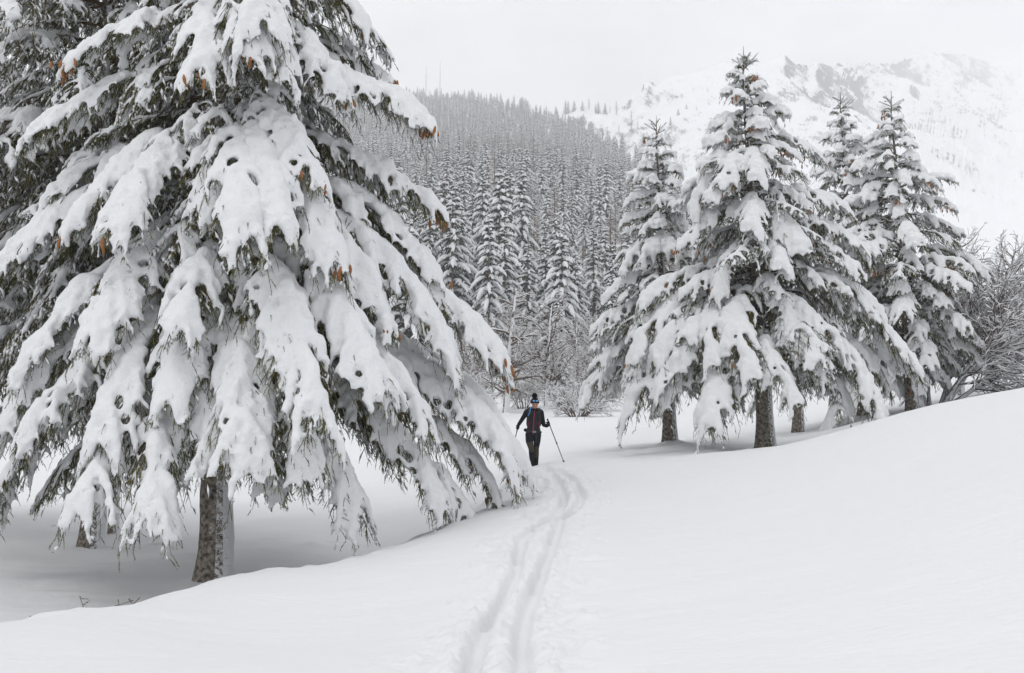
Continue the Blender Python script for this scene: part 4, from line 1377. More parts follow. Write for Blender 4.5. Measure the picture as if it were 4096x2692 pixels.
    for nm, dt in (('kind', 'INT'), ('size', 'FLOAT'), ('turn', 'FLOAT')):
        a = N('GeometryNodeInputNamedAttribute'); a.data_type = dt; a.inputs['Name'].default_value = nm; na[nm] = a
    Lk(na['kind'].outputs['Attribute'], iop.inputs['Instance Index'])
    cx = N('ShaderNodeCombineXYZ'); Lk(na['turn'].outputs['Attribute'], cx.inputs['Z'])
    Lk(cx.outputs[0], iop.inputs['Rotation']); Lk(na['size'].outputs['Attribute'], iop.inputs['Scale'])
    Lk(iop.outputs['Instances'], go.inputs[0])
    md = o.modifiers.new('wood', 'NODES'); md.node_group = ng
    return n


make_forest()


def lone_trees():
    """small dark trees on the open snow between the wood and the mountain, and on its lower slope"""
    rng = np.random.default_rng(23)
    spots = [(566, 0.985, 1.0), (571, 0.985, 0.9), (577, 0.99, 0.8), (583, 0.97, 0.7), (590, 0.985, 0.9), (596, 0.985, 0.8), (600, 0.99, 0.9), (607, 0.985, 0.8), (612, 0.985, 0.6), (618, 0.93, 1.0),
             (617, 0.80, 1.5), (613, 0.83, 1.1), (604, 0.90, 0.6), (622, 0.87, 0.7), (632, 0.86, 0.8), (628, 0.75, 0.9), (640, 0.82, 0.6), (646, 0.76, 0.9), (655, 0.70, 1.0), (661, 0.66, 1.1), (667, 0.64, 0.9), (650, 0.60, 0.9),
             (674, 0.70, 0.6), (690, 0.80, 0.5), (681, 0.74, 0.5), (699, 0.78, 0.5), (712, 0.86, 0.4), (636, 0.68, 0.8), (643, 0.64, 0.8), (668, 0.55, 0.9), (676, 0.52, 0.8), (684, 0.57, 0.6), (640, 0.52, 1.0), (633, 0.55, 1.0), (652, 0.48, 1.0)]
    for px, v, s in spots:
        x, y, z = mount_at(px + rng.normal() * 0.8, v)
        k = int(rng.integers(0, 7)); lar = k >= 5
        o = link('forest_larch' if lar else 'forest_spruce', FKIND[k])
        o.location = (x, y, z - 0.4); o.scale = (s * 1.15, s * 1.15, s * 0.95); o.rotation_euler = (0, 0, rng.random() * 6)
        tag(o, 'small bare larch on the open snow slope above the wood' if lar else 'small dark spruce on the open snow slope above the wood', 'tree',
            'larches on the open slope' if lar else 'scattered spruces on the open slope')


lone_trees()
# ================================================================== bare trees and shrubs
def grow(starts, rng, levels):
    """starts: list of (point, direction, length, radius). levels: per level (children per metre, length share, angle, droop, wiggle)
    returns list of (polyline, radii) per level"""
    out = []; cur = starts
    for li, lv in enumerate(levels + [None]):
        K = 7 if li == 0 else 5
        polys = []; nxt = []
        for p, d, ln, r in cur:
            pts = [np.array(p, float)]; dv = np.array(d, float) / np.linalg.norm(d)
            wig = 0.035 if (li == 0 and len(starts) == 1) else (0.10 if li == 0 else 0.17)
            droop = levels[min(li, len(levels) - 1)][3] if li > 0 else 0.0
            for k in range(K - 1):
                dv = dv + rng.normal(size=3) * wig + np.array([0, 0, -droop * (k / K) * 0.5])
                dv /= np.linalg.norm(dv)
                pts.append(pts[-1] + dv * ln / (K - 1))
            pts = np.array(pts)
            polys.append((pts, np.linspace(r, max(0.004, r * (0.30 if li == 0 else 0.35)), K)))
            if lv is not None:
                cpm, share, ang, _, lo = lv
                n = max(1, int(cpm * ln * (0.8 + 0.4 * rng.random())))
                for c in range(n):
                    u = lo + (0.98 - lo) * (c + rng.random()) / n
                    f = u * (K - 1.001); i = int(f); q = f - i
                    b = pts[i] * (1 - q) + pts[i + 1] * q
                    t = pts[i + 1] - pts[i]; t /= np.linalg.norm(t)
                    rnd = rng.normal(size=3); rnd[2] *= 0.6; rnd -= t * (rnd @ t); rnd /= np.linalg.norm(rnd)
                    a = R(ang) * (0.8 + 0.4 * rng.random())
                    nxt.append((b, t * math.cos(a) + rnd * math.sin(a), ln * share * (1.15 - 0.75 * u) * (0.7 + 0.6 * rng.random()) + 0.08, max(0.004, r * 0.5 * (1 - 0.6 * u))))
        out.append(polys); cur = nxt
    return out


def bare_meshes(levels_polys, bark, snow=1.0, rng=None, min_r=0.006):
    T = Geo(); B = Geo(); S = Geo()
    for li, polys in enumerate(levels_polys):
        if not polys: continue
        P = np.array([p for p, _ in polys]); r = np.maximum(np.array([r for _, r in polys]), min_r)
        V, F = tubes(P, r, 8 if li == 0 else (5 if li == 1 else 3))
        (T if li == 0 else B).add(V, F, 0)
        # snow lies along the top of everything that is not too steep
        tn = unit(P[:, -1] - P[:, 0]); flat = np.abs(tn[:, 2]) < (0.80 if li else 0.55)
        sel = flat & (rng.random(len(P)) < 0.9 * min(1, snow))
        if sel.any():
            rs = (0.5 * r[sel] + 0.010 * snow) * (0.7 + 0.6 * rng.random((sel.sum(), P.shape[1])))
            rs[:, 0] *= 0.4; rs[:, -1] *= 0.5
            V, F = tubes(P[sel] + np.array([0, 0, 1.0]) * (r[sel] * 0.7 + rs * 0.6)[..., None], rs, 4)
            S.add(V, F, 0)
    return T.mesh('trunk', [bark]), B.mesh('branches', [m_bare]), S.mesh('snow_load', [m_snow])


BARE = {}


def bare_kind(key, starts, levels, bark, snow, seed, min_r=0.006):
    rng = np.random.default_rng(seed)
    BARE[key] = bare_meshes(grow(starts, rng, levels), bark, snow, rng, min_r)


# (children per metre, length share, angle, droop, first child)
bare_kind('birch', [((0, 0, -0.4), (-0.02, 0, 1), 8.2, 0.23)], [(3.6, 0.30, 68, 0.0, 0.2), (3.6, 0.45, 48, 0.35, 0.15), (5.0, 0.45, 42, 0.4, 0.1)], m_birch, 1.3, 3)
bare_kind('broadleaf', [((0, 0, -0.4), (0.02, 0, 1), 6.6, 0.15)], [(5.2, 0.40, 52, 0.0, 0.22), (4.2, 0.45, 42, 0.1, 0.15), (5.0, 0.42, 42, 0.2, 0.1)], m_birch, 1.1, 4)
bare_kind('sapling', [((0, 0, -0.4), (0.03, 0, 1), 5.6, 0.08)], [(6.5, 0.36, 42, 0.0, 0.15), (5.0, 0.42, 40, 0.1, 0.15), (5, 0.4, 40, 0.1, 0.1)], m_birch, 1.0, 5)
bare_kind('bush', [((0.15 * math.cos(a), 0.15 * math.sin(a), -0.15), (0.7 * math.cos(a), 0.7 * math.sin(a), 0.85), 1.7, 0.03) for a in np.arange(0, 6.28, 0.55)],
          [(6, 0.45, 45, 0.0, 0.2), (7, 0.45, 48, 0.3, 0.1)], m_bare, 1.7, 6)
bare_kind('weeping_bush', [((0.2 * math.cos(a), 0.2 * math.sin(a), -0.2), (0.32 * math.cos(a), 0.32 * math.sin(a), 1.0), 2.6, 0.035) for a in np.arange(0, 6.28, 0.8)],
          [(5.5, 0.5, 55, 0.0, 0.25), (5.5, 0.5, 45, 0.9, 0.1), (5, 0.4, 45, 0.8, 0.1)], m_bare, 1.2, 7)


def put_bare(key, px, Y, scale, label, cat, name, group=None, rot=0.0, hill=False, up=None):
    p = base_at(px, Y)
    if hill:
        p[2] = max(p[2], float(hill_z(np.array([p[0]]), np.array([float(Y)]))[0][0]))
    t = thing(name, label, cat, tuple(p), rot, group)
    t.scale = (scale, scale, scale if up is None else up)
    for nm, me in zip(('trunk', 'branches', 'snow_load'), BARE[key]):
        link(nm, me, t)
    return t


put_bare('birch', 505, 60, 0.98, 'birch with snow-flecked pale trunk standing alone in front of the wood, left of the hiker', 'tree', 'birch_tree', rot=0.4)
put_bare('broadleaf', 546, 62, 1.05, 'bare young tree with dark trunk and upswept branches just behind the hiker', 'tree', 'bare_tree', rot=1.1)
G_BARE = 'bare trees along the edge of the wood'
for k, (key, px, Y, s, lab) in enumerate([
        ('sapling', 590, 73, 1.15, 'tall bare sapling with fanned frosted twigs left of the right-hand spruces'),
        ('sapling', 600, 68, 1.05, 'bare sapling nearest to the slim spruce of the right-hand clump'),
        ('broadleaf', 576, 82, 1.0, 'bare tree half hidden among frosted twigs right of the small spruce'),
        ('sapling', 533, 92, 1.1, 'bare sapling in the gap of the wood behind the hiker'),
        ('broadleaf', 517, 88, 1.1, 'bare tree close behind the lone birch'),
        ('sapling', 487, 80, 1.15, 'bare sapling just left of the lone birch'),
        ('broadleaf', 470, 86, 1.1, 'bare tree at the foot of the wood beside the tip of the great spruce'),
        ('broadleaf', 452, 90, 1.2, 'bare tree partly covered by the boughs of the great spruce'),
        ('sapling', 612, 84, 1.1, 'bare sapling seen between the boughs of the slim spruce'),
        ('sapling', 558, 95, 1.2, 'thin bare sapling below the small spruce of the front row')]):
    put_bare(key, px, Y, s, lab, 'tree', 'bare_tree', G_BARE, rot=k * 1.3)
G_BUSH = 'snowy bushes of the clearing'
for k, (key, px, Y, s, lab) in enumerate([
        ('bush', 577, 53, 1.25, 'low snowy bush left of the slim spruce'), ('weeping_bush', 523, 64, 0.95, 'drooping frosted bush right behind the hiker, beside the birch'),
        ('bush', 448, 56, 1.6, 'rounded snowy bush at the edge of the great spruce'), ('weeping_bush', 474, 72, 0.9, 'drooping frosted bush left of the birch'),
        ('weeping_bush', 596, 60, 1.0, 'drooping frosted bush half behind the slim spruce'), ('bush', 561, 66, 1.1, 'small snowy bush right of the bare young tree')]):
    put_bare(key, px, Y, s, lab, 'shrub', 'snowy_bush', G_BUSH, rot=k * 2.1)


def right_shrub():
    rng = np.random.default_rng(31)
    st = []
    for a, e, ln in ((0.1, 64, 5.4), (0.5, 50, 5.0), (-0.3, 55, 5.4), (0.9, 72, 5.6), (2.4, 74, 5.2), (3.3, 78, 4.8), (-0.9, 62, 5.0), (0.2, 34, 4.8), (-0.1, 44, 5.4), (1.6, 68, 5.0), (0.0, 58, 6.0), (0.0, 70, 5.8)):
        st.append(((0.25 * math.cos(a), 0.25 * math.sin(a), -0.3), (math.cos(a) * math.cos(R(e)), math.sin(a) * math.cos(R(e)), math.sin(R(e))), ln, 0.075))
    BARE['shrub'] = bare_meshes(grow(st, rng, [(4.4, 0.46, 38, 0.0, 0.28), (4.4, 0.44, 40, 0.0, 0.12), (4.0, 0.42, 42, 0.15, 0.1)]), m_birch, 1.5, rng, 0.006)
    put_bare('shrub', 929, 34.0, 1.0, 'wide bare shrub with several slanting stems and countless snowy twigs at the right edge', 'shrub', 'bare_shrub')
    put_bare('broadleaf', 962, 38, 0.95, 'bare tree with a short clear trunk right of the many-stemmed shrub', 'tree', 'bare_tree', rot=2.0)
    put_bare('broadleaf', 1012, 45, 0.9, 'bare tree farthest right, its thin trunk on the open snow', 'tree', 'bare_tree', rot=0.7)
    put_bare('sapling', 885, 46, 0.9, 'bare sapling seen through the gap below the rightmost spruces', 'tree', 'bare_tree', rot=3.7)


right_shrub()


def weeds(px, py, Y, n, h, label):
    rng = np.random.default_rng(int(px))
    p = base_at(px, Y)
    G = Geo()
    for k in range(n):
        a = rng.random() * 6.28; d = np.array([math.cos(a) * 0.9, math.sin(a) * 0.9, 0.5 + rng.random() * 0.6])
        P = np.array([[0.03 * math.cos(a), 0.03 * math.sin(a), -0.05], d * h * 0.5, d * h + np.array([0, 0, -0.04])])
        V, F = tubes(P[None], np.array([[0.004, 0.0035, 0.002]]), 4); G.add(V, F, 0)
        for q in (0.6, 0.85):
            b0 = d * h * q; e = b0 + rng.normal(size=3) * 0.06 + np.array([0, 0, 0.05])
            V, F = tubes(np.array([[b0, (b0 + e) / 2, e]]), np.array([[0.004, 0.003, 0.006]]), 4); G.add(V, F, 0)
    o = link('dead_weed', G.mesh('dead_weed', [m_bare])); o.location = p
    tag(o, label, 'plant', 'dead weeds in the snow')


weeds(133, 597, 11.6, 4, 0.19, 'dead branching weed stem poking out of the snow crest left of the great trunk')
weeds(42, 578, 12.6, 5, 0.15, 'thin dead grass stems in the shaded snow near the left border')
weeds(82, 572, 13.6, 2, 0.20, 'lone dead stem leaning in the shaded snow left of the thick far trunk')


# ================================================================== the two masts on the ridge
def mast(px, top_py, label):
    Yd = 1170.0
    x = at(px, 90, Yd)[0]
    z0 = float(hill_z(np.array([x]), np.array([Yd]))[0][0])
    Hm = at(px, top_py, Yd)[2] - z0
    t = thing('radio_mast', label, 'mast', (x, Yd, z0), 0, 'radio masts on the ridge')
    G = Geo(); m_steel = bpy.data.materials.get('mast_steel') or mat('mast_steel', (0.16, 0.165, 0.17), 0.5)[0]
    foot = 1.6
    for k in range(3):
        a = k * 2.094
        leg = np.array([[foot * math.cos(a), foot * math.sin(a), -1], [0.25 * math.cos(a), 0.25 * math.sin(a), Hm * 0.75]])
        V, F = tubes(np.array([[leg[0], leg.mean(0), leg[1]]]), np.full((1, 3), 0.10), 4); G.add(V, F, 0)
    for i in range(12):
        z0_, z1_ = Hm * 0.75 * i / 12, Hm * 0.75 * (i + 1) / 12
        for k in range(3):
            a = k * 2.094; b = a + 2.094
            r0_, r1_ = np.interp([z0_, z1_], [0, Hm * 0.75], [foot, 0.25])
            P = np.array([[r0_ * math.cos(a), r0_ * math.sin(a), z0_], [r1_ * math.cos(b), r1_ * math.sin(b), z1_]])
            V, F = tubes(np.array([[P[0], P.mean(0), P[1]]]), np.full((1, 3), 0.05), 3); G.add(V, F, 0)
    link('lattice_tower', G.mesh('lattice_tower', [m_steel], smooth=False), t)
    V, F = tubes(np.array([[[0, 0, Hm * 0.74], [0, 0, Hm * 0.87], [0, 0, Hm]]]), np.array([[0.2, 0.15, 0.1]]), 6)
    G2 = Geo(); G2.add(V, F, 0)
    link('antenna', G2.mesh('antenna', [m_steel]), t)


mast(426, 66, 'left and fainter of the two radio masts above the wooded ridge')
mast(440, 62, 'right-hand and clearer radio mast above the wooded ridge')
# ================================================================== the hiker
def remeshed(name, tube_list, voxel, mats, mat_of=None, smooth=3):
    V = []; F = []; n = 0
    for v, f in tube_list:
        V.append(v); F.append(f + n); n += len(v)
    raw = new_mesh(name + '_raw', np.concatenate(V), [np.concatenate(F)])
    o = bpy.data.objects.new(name + '_raw', raw); COL.objects.link(o)
    rm = o.modifiers.new('r', 'REMESH'); rm.mode = 'VOXEL'; rm.voxel_size = voxel; rm.use_smooth_shade = True
    sm = o.modifiers.new('s', 'SMOOTH'); sm.factor = 0.5; sm.iterations = smooth
    me = bpy.data.meshes.new_from_object(o.evaluated_get(bpy.context.evaluated_depsgraph_get())); me.name = name
    bpy.data.objects.remove(o); bpy.data.meshes.remove(raw)
    me.materials.clear()
    for m in mats: me.materials.append(m)
    np_ = len(me.polygons)
    me.polygons.foreach_set('use_smooth', np.ones(np_, dtype=bool))
    if mat_of is not None:
        c = np.empty(np_ * 3, np.float32); me.polygons.foreach_get('center', c)
        me.polygons.foreach_set('material_index', mat_of(c.reshape(-1, 3)).astype(np.int32))
    me.update()
    return me


def limb(pts, rad, sides=12, flat=(1, 1, 1)):
    """closed tube through joints; flat scales the cross-section along the axes"""
    pts = np.array(pts, float); rad = np.array(rad, float)
    t = np.linspace(0, len(pts) - 1, (len(pts) - 1) * 6 + 1)
    i = np.arange(len(pts))
    P = np.stack([np.interp(t, i, pts[:, k]) for k in range(3)], 1); r = np.interp(t, i, rad)
    d0 = unit(P[0] - P[1]); d1 = unit(P[-1] - P[-2])
    P = np.concatenate([[P[0] + d0 * r[0] * 0.8], [P[0] + d0 * r[0] * 0.5], P, [P[-1] + d1 * r[-1] * 0.5], [P[-1] + d1 * r[-1] * 0.8]])
    r = np.concatenate([[0.001, r[0] * 0.75], r, [r[-1] * 0.75, 0.001]])
    V, F = tubes(P[None], r[None], sides)
    c = np.repeat(P, sides, axis=0)
    return c + (V - c) * np.array(flat), F


def ball(c, rad, n=10):
    th = np.linspace(0.02, math.pi - 0.02, n)
    P = np.stack([np.zeros(n), np.zeros(n), np.cos(th)], 1)
    V, F = tubes(P[None], np.sin(th)[None], 14)
    V = np.stack([V[:, 0], V[:, 1], V[:, 2]], 1)
    return V * np.array(rad) + np.array(c), F


m_skin, _, _ = mat('skin', (0.50, 0.27, 0.19), 0.55, 0.3)
m_black, nt, b = mat('black_fabric', (0.012, 0.012, 0.015), 0.85, 0.2); add_bump(nt, b, 40, 0.6, 0.01)
m_vest, nt, b = mat('charcoal_fabric', (0.028, 0.029, 0.034), 0.85, 0.2); add_bump(nt, b, 18, 0.8, 0.015)
m_trouser, nt, b = mat('dark_blue_fabric', (0.014, 0.016, 0.024), 0.85, 0.2); add_bump(nt, b, 22, 0.8, 0.015)
m_olive, nt, b = mat('olive_fabric', (0.062, 0.056, 0.042), 0.9, 0.1); add_bump(nt, b, 30, 0.6, 0.01)
m_pink, _, _ = mat('pink_zip', (0.50, 0.02, 0.10), 0.5)
m_blue, _, _ = mat('blue_tube', (0.06, 0.24, 0.50), 0.4)
m_lens, _, _ = mat('mirror_lens', (0.14, 0.42, 0.75), 0.12, 0.8)
m_strap, _, _ = mat('grey_webbing', (0.035, 0.035, 0.038), 0.8)
m_buckle, _, _ = mat('grey_plastic', (0.22, 0.22, 0.22), 0.5)
m_hat, nt, b = mat('wool', (0.016, 0.016, 0.02), 0.95, 0.1); add_bump(nt, b, 90, 1.0, 0.01)
m_alu, _, _ = mat('dark_aluminium', (0.035, 0.033, 0.033), 0.4)
m_lip, _, _ = mat('lips', (0.36, 0.13, 0.10), 0.5)
m_brow, _, _ = mat('brow', (0.05, 0.03, 0.025), 0.8)

HK = at(533.5, 466, 24.0)
HK[2] = gz(HK[0], 24.0)
hiker = thing('person', 'hiker in black jacket with pink zip and bobble hat, looking down while walking with poles', 'person', tuple(HK))


def body_parts():
    T = []
    # torso, pelvis, neck
    T.append(limb([(0, 0.0, 0.76), (0.0, 0, 0.86), (0.005, 0.0, 0.97), (0.01, -0.01, 1.12), (0.015, -0.01, 1.24), (0.02, -0.005, 1.32)], [0.185, 0.172, 0.145, 0.165, 0.165, 0.115], 20, (1, 0.66, 1)))
    T.append(limb([(0.02, 0, 1.30), (0.028, -0.012, 1.40)], [0.062, 0.056]))
    T.append(limb([(-0.15, 0, 1.315), (0.02, 0, 1.34), (0.175, 0, 1.305)], [0.062, 0.072, 0.062], 12, (1, 0.9, 1)))
    # head: skull, jaw, nose, ears
    T.append(ball((0.038, -0.03, 1.485), (0.076, 0.094, 0.105)))
    T.append(limb([(0.038, -0.065, 1.45), (0.040, -0.085, 1.385)], [0.056, 0.030], 12))
    T.append(limb([(0.040, -0.122, 1.475), (0.041, -0.140, 1.435)], [0.010, 0.015], 8))
    # arms: upper arm, forearm (they taper)
    T.append(limb([(-0.165, 0.0, 1.30), (-0.225, 0.01, 1.19), (-0.300, 0.0, 1.075), (-0.345, -0.045, 1.01), (-0.375, -0.08, 0.965)], [0.066, 0.058, 0.049, 0.045, 0.034]))
    T.append(limb([(0.185, 0.0, 1.29), (0.215, 0.015, 1.14), (0.245, 0.0, 0.985), (0.315, -0.09, 0.965), (0.365, -0.15, 0.985)], [0.066, 0.058, 0.051, 0.046, 0.034]))
    # legs: the hiker's right leg (left in the picture) steps forward
    T.append(limb([(-0.095, -0.01, 0.77), (-0.10, -0.07, 0.60), (-0.055, -0.13, 0.42), (-0.045, -0.09, 0.27), (-0.030, -0.06, 0.05), (-0.030, -0.05, -0.12)], [0.105, 0.092, 0.068, 0.068, 0.052, 0.055]))
    T.append(limb([(0.090, 0.0, 0.77), (0.085, 0.0, 0.60), (0.070, 0.02, 0.42), (0.070, 0.06, 0.27), (0.065, 0.09, 0.05), (0.065, 0.09, -0.12)], [0.102, 0.088, 0.064, 0.064, 0.052, 0.055]))
    # boots
    T.append(limb([(-0.030, -0.03, -0.06), (-0.035, -0.19, -0.09)], [0.052, 0.045])); T.append(limb([(0.065, 0.11, -0.06), (0.070, -0.05, -0.09)], [0.052, 0.045]))
    return T


def body_mat(c):
    x, y, z = c.T
    m = np.full(len(c), 1)                                        # sleeves and collar: black
    m[(np.abs(x - 0.01) < 0.150) & (z < 1.30) & (z > 0.84)] = 2      # vest
    m[z < 0.84] = 3
    m[(z < 0.58) & (z > 0.34) & (x < 0.02) & (y < -0.045)] = 4
    m[(z < 0.47) & (z > 0.20) & (x > 0.02) & (y < 0.045)] = 4
    m[z < 0.16] = 1
    m[(z > 1.382) & (np.hypot(x - 0.036, y + 0.03) < 0.14)] = 0
    arm = (x < -0.165) | (x > 0.20)
    m[arm & (z > 0.84)] = 1
    return m


link('body', remeshed('body', body_parts(), 0.012, [m_skin, m_black, m_vest, m_trouser, m_olive], body_mat), hiker)
# hat, bobble, goggles, face
hat_ = []
hat_.append(ball((0.038, -0.025, 1.535), (0.092, 0.104, 0.112)))
hm = remeshed('hat', hat_, 0.010, [m_hat])
co = np.empty(len(hm.vertices) * 3, np.float32); hm.vertices.foreach_get('co', co); co = co.reshape(-1, 3)
lo = co[:, 2] < 1.512 + (co[:, 1] + 0.03) * -0.12
co[lo, 2] = (1.512 + (co[lo, 1] + 0.03) * -0.12) + 0.0 * co[lo, 2]
hm.vertices.foreach_set('co', co.ravel()); hm.update()
hat = link('hat', hm, hiker)
band = limb([(0.038 + 0.094 * math.cos(a), -0.027 + 0.106 * math.sin(a), 1.522 - 0.13 * 0.106 * math.sin(a) * 0.9) for a in np.linspace(0, 2 * math.pi, 15)], [0.016] * 15, 8, (0.6, 0.6, 1.6))
link('hat_band', new_mesh('hat_band', band[0], [band[1]], [m_hat]), hat)
rng = np.random.default_rng(8)
pv, pf = ball((0.028, -0.01, 1.682), (0.052, 0.052, 0.050), 14)
G = Geo(); G.add(pv, pf, 0)
dirs = unit(rng.normal(size=(500, 3))); base = np.array([0.028, -0.01, 1.682]) + dirs * 0.046
sd = unit(np.cross(dirs, rng.normal(size=(500, 3)))) * 0.006
V = np.stack([base - sd, base + sd, base + dirs * (0.022 + 0.014 * rng.random((500, 1)))], 1).reshape(-1, 3)
G.add(V, np.arange(1500).reshape(-1, 3), 0)
link('bobble', G.mesh('bobble', [m_hat]), hat)
gog = thing('goggles', 'blue mirrored sunglasses pushed up on the hiker\'s hat', 'sunglasses', (HK[0], HK[1], HK[2]))
for sx in (-0.036, 0.040):
    V, F = ball((0.045 + sx, -0.137, 1.560), (0.031, 0.012, 0.021)); link('lens', new_mesh('lens', V, [F], [m_lens]), gog)
fr = limb([(0.045 + 0.082 * math.sin(a), -0.030 - 0.103 * math.cos(a), 1.564) for a in np.linspace(-1.7, 1.7, 11)], [0.007] * 11, 6)
link('frame', new_mesh('frame', fr[0], [fr[1]], [m_strap]), gog)
for sx in (-0.030, 0.032):
    V, F = ball((0.040 + sx, -0.116, 1.468), (0.012, 0.006, 0.005)); link('eye', new_mesh('eye', V, [F], [m_brow]), hiker)
    V, F = ball((0.040 + sx, -0.119, 1.483), (0.018, 0.006, 0.004)); link('eyebrow', new_mesh('eyebrow', V, [F], [m_brow]), hiker)
V, F = ball((0.040, -0.120, 1.408), (0.022, 0.006, 0.006)); link('mouth', new_mesh('mouth', V, [F], [m_lip]), hiker)
# zips, collar
def strip(name, pts, rad, m, parent, flat=(1, 1, 1)):
    V, F = limb(pts, rad, 8, flat)
    return link(name, new_mesh(name, V, [F], [m]), parent)


strip('zip', [(0.022, -0.093, 1.325), (0.016, -0.122, 1.24), (0.008, -0.122, 1.12), (0.0, -0.101, 0.97), (-0.014, -0.118, 0.86), (-0.018, -0.128, 0.77)], [0.0075] * 6, m_pink, hiker)
strip('pocket_zip', [(-0.118, -0.078, 1.06), (-0.130, -0.066, 1.0), (-0.136, -0.062, 0.94)], [0.0055] * 3, m_pink, hiker)
strip('pocket_zip', [(0.128, -0.078, 1.05), (0.130, -0.068, 0.99), (0.142, -0.060, 0.92)], [0.0055] * 3, m_pink, hiker)
strip('collar', [(0.026 + 0.066 * math.cos(a), -0.008 + 0.066 * math.sin(a), 1.365 + 0.012 * math.sin(a)) for a in np.linspace(0, 2 * math.pi, 13)], [0.022] * 13, m_black, hiker, (0.8, 0.8, 1.4))


def glove(wrist, palm, axis, parent):
    """palm and five fingers closed round the grip; axis: unit vector along the pole"""
    w = np.array(wrist, float); p = np.array(palm, float); ax = unit(np.array(axis, float))
    f = unit(p - w); f = unit(f - ax * (f @ ax)); s = np.cross(ax, f)
    T = [limb([w, (w + p) / 2, p], [0.036, 0.038, 0.036], 10)]
    for k, ln in enumerate((0.92, 1.0, 0.95, 0.8)):
        o = p + ax * (0.030 - 0.021 * k)
        a = [o + s * 0.026, o + s * 0.034 * ln + f * 0.036 * ln, o + f * 0.062 * ln + s * 0.004, o + f * 0.052 * ln - s * 0.026, o + f * 0.024 - s * 0.030]
        T.append(limb(a, [0.013, 0.0125, 0.012, 0.011, 0.010], 8))
    o = p + ax * 0.028
    T.append(limb([o - s * 0.02, o - s * 0.038 + f * 0.022 + ax * 0.012, o - s * 0.028 + f * 0.05 + ax * 0.008], [0.015, 0.014, 0.012], 8))
    return link('glove', remeshed('glove', T, 0.006, [m_black], smooth=1), parent)


def pole(top, tip, grip_at, label):
    top = np.array(top, float); tip = np.array(tip, float); d = unit(tip - top); Ln = np.linalg.norm(tip - top)
    t = thing('trekking_pole', label, 'trekking pole', tuple(HK), group='trekking poles of the hiker')
    P = np.array([top + d * Ln * u for u in (0.10, 0.3, 0.53, 0.54, 0.8, 0.985)])
    V, F = tubes(P[None], np.array([[0.0115, 0.011, 0.011, 0.009, 0.009, 0.007]]), 8); link('shaft', new_mesh('shaft', V, [F], [m_alu]), t)
    V, F = limb([top, top + d * 0.03, top + d * 0.06, top + d * 0.16], [0.023, 0.017, 0.018, 0.016], 10); link('grip', new_mesh('grip', V, [F], [m_black]), t)
    V, F = limb([top + d * Ln * 0.525, top + d * Ln * 0.55], [0.017, 0.017], 8); link('clamp', new_mesh('clamp', V, [F], [m_black]), t)
    V, F = limb([top + d * Ln * 0.94, top + d * Ln * 0.945], [0.025, 0.025], 12, (1, 1, 0.3)); link('basket', new_mesh('basket', V, [F], [m_black]), t)
    V, F = limb([top + d * Ln * 0.97, tip], [0.007, 0.004], 6); link('tip', new_mesh('tip', V, [F], [m_alu]), t)
    return d


def zp(x, y, dy):      # enlarged picture of the hiker -> coordinates beside the hiker
    return np.array([(x - 500) * 0.00135, dy, (1430 - y) * 0.00135])


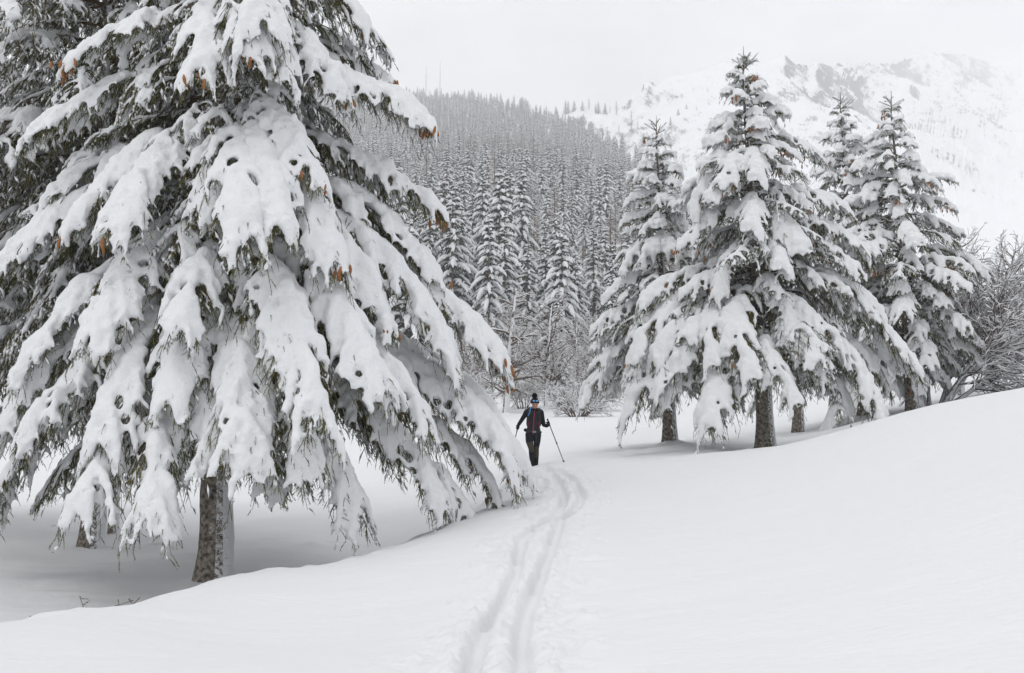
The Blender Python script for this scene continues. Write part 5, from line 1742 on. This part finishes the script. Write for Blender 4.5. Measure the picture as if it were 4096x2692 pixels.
pl_top, pl_tip = zp(232, 690, -0.10), zp(18, 1440, -0.18)
pr_top, pr_tip = zp(745, 600, -0.19), zp(1038, 1425, -0.30)
for tp in (pl_tip, pr_tip):
    tp[2] = gz(HK[0] + tp[0], HK[1] + tp[1]) - HK[2] - 0.03
dl = pole(pl_top, pl_tip, 0, 'trekking pole at the left of the hiker, partly behind the great spruce bough')
dr_ = pole(pr_top, pr_tip, 0, 'trekking pole in the hand at the right, planted slantwise in open snow')
glove((-0.375, -0.078, 0.965), pl_top + dl * 0.075 + np.array([-0.004, 0.01, 0]), -dl, hiker)
glove((0.362, -0.148, 0.985), pr_top + dr_ * 0.10 + np.array([-0.02, 0.01, 0]), -dr_, hiker)
# backpack
bp = thing('backpack', 'black backpack on the hiker with grey hip belt and blue drinking tube', 'backpack', tuple(HK))
V, F = limb([(0.01, 0.16, 0.90), (0.01, 0.19, 1.0), (0.01, 0.19, 1.2), (0.015, 0.16, 1.36)], [0.14, 0.155, 0.15, 0.10], 14, (1, 0.6, 1)); link('bag', new_mesh('bag', V, [F], [m_black]), bp)
strip('shoulder_strap', [(-0.105, 0.07, 1.37), (-0.108, -0.03, 1.385), (-0.122, -0.098, 1.29), (-0.142, -0.103, 1.15), (-0.150, -0.055, 1.02), (-0.14, 0.05, 0.96)], [0.024] * 6, m_strap, bp, (1, 0.5, 1))
strip('shoulder_strap', [(0.135, 0.07, 1.36), (0.138, -0.03, 1.375), (0.140, -0.098, 1.28), (0.155, -0.100, 1.15), (0.165, -0.055, 1.02), (0.15, 0.05, 0.96)], [0.024] * 6, m_strap, bp, (1, 0.5, 1))
strip('drinking_tube', [(-0.092, 0.0, 1.42), (-0.075, -0.06, 1.385), (-0.082, -0.115, 1.31), (-0.125, -0.128, 1.21)], [0.014] * 4, m_blue, bp)
strip('chest_strap', [(-0.125, -0.112, 1.285), (0.02, -0.135, 1.30), (0.14, -0.112, 1.27)], [0.010] * 3, m_strap, bp)
strip('hip_belt', [(-0.18, 0.0, 0.845), (-0.145, -0.085, 0.835), (-0.06, -0.128, 0.82), (0.06, -0.128, 0.815), (0.145, -0.09, 0.81), (0.178, 0.0, 0.81)], [0.030, 0.036, 0.022, 0.022, 0.026, 0.026], m_strap, bp, (1, 0.6, 1))
strip('pouch', [(-0.20, -0.03, 0.865), (-0.175, -0.085, 0.86)], [0.042, 0.042], m_black, bp)
strip('buckle', [(-0.005, -0.146, 0.822), (0.045, -0.146, 0.820)], [0.026, 0.026], m_buckle, bp, (1, 0.5, 1))
strip('loose_strap', [(0.06, -0.142, 0.80), (0.066, -0.155, 0.70), (0.060, -0.140, 0.58)], [0.020] * 3, m_strap, bp, (1, 0.35, 1))
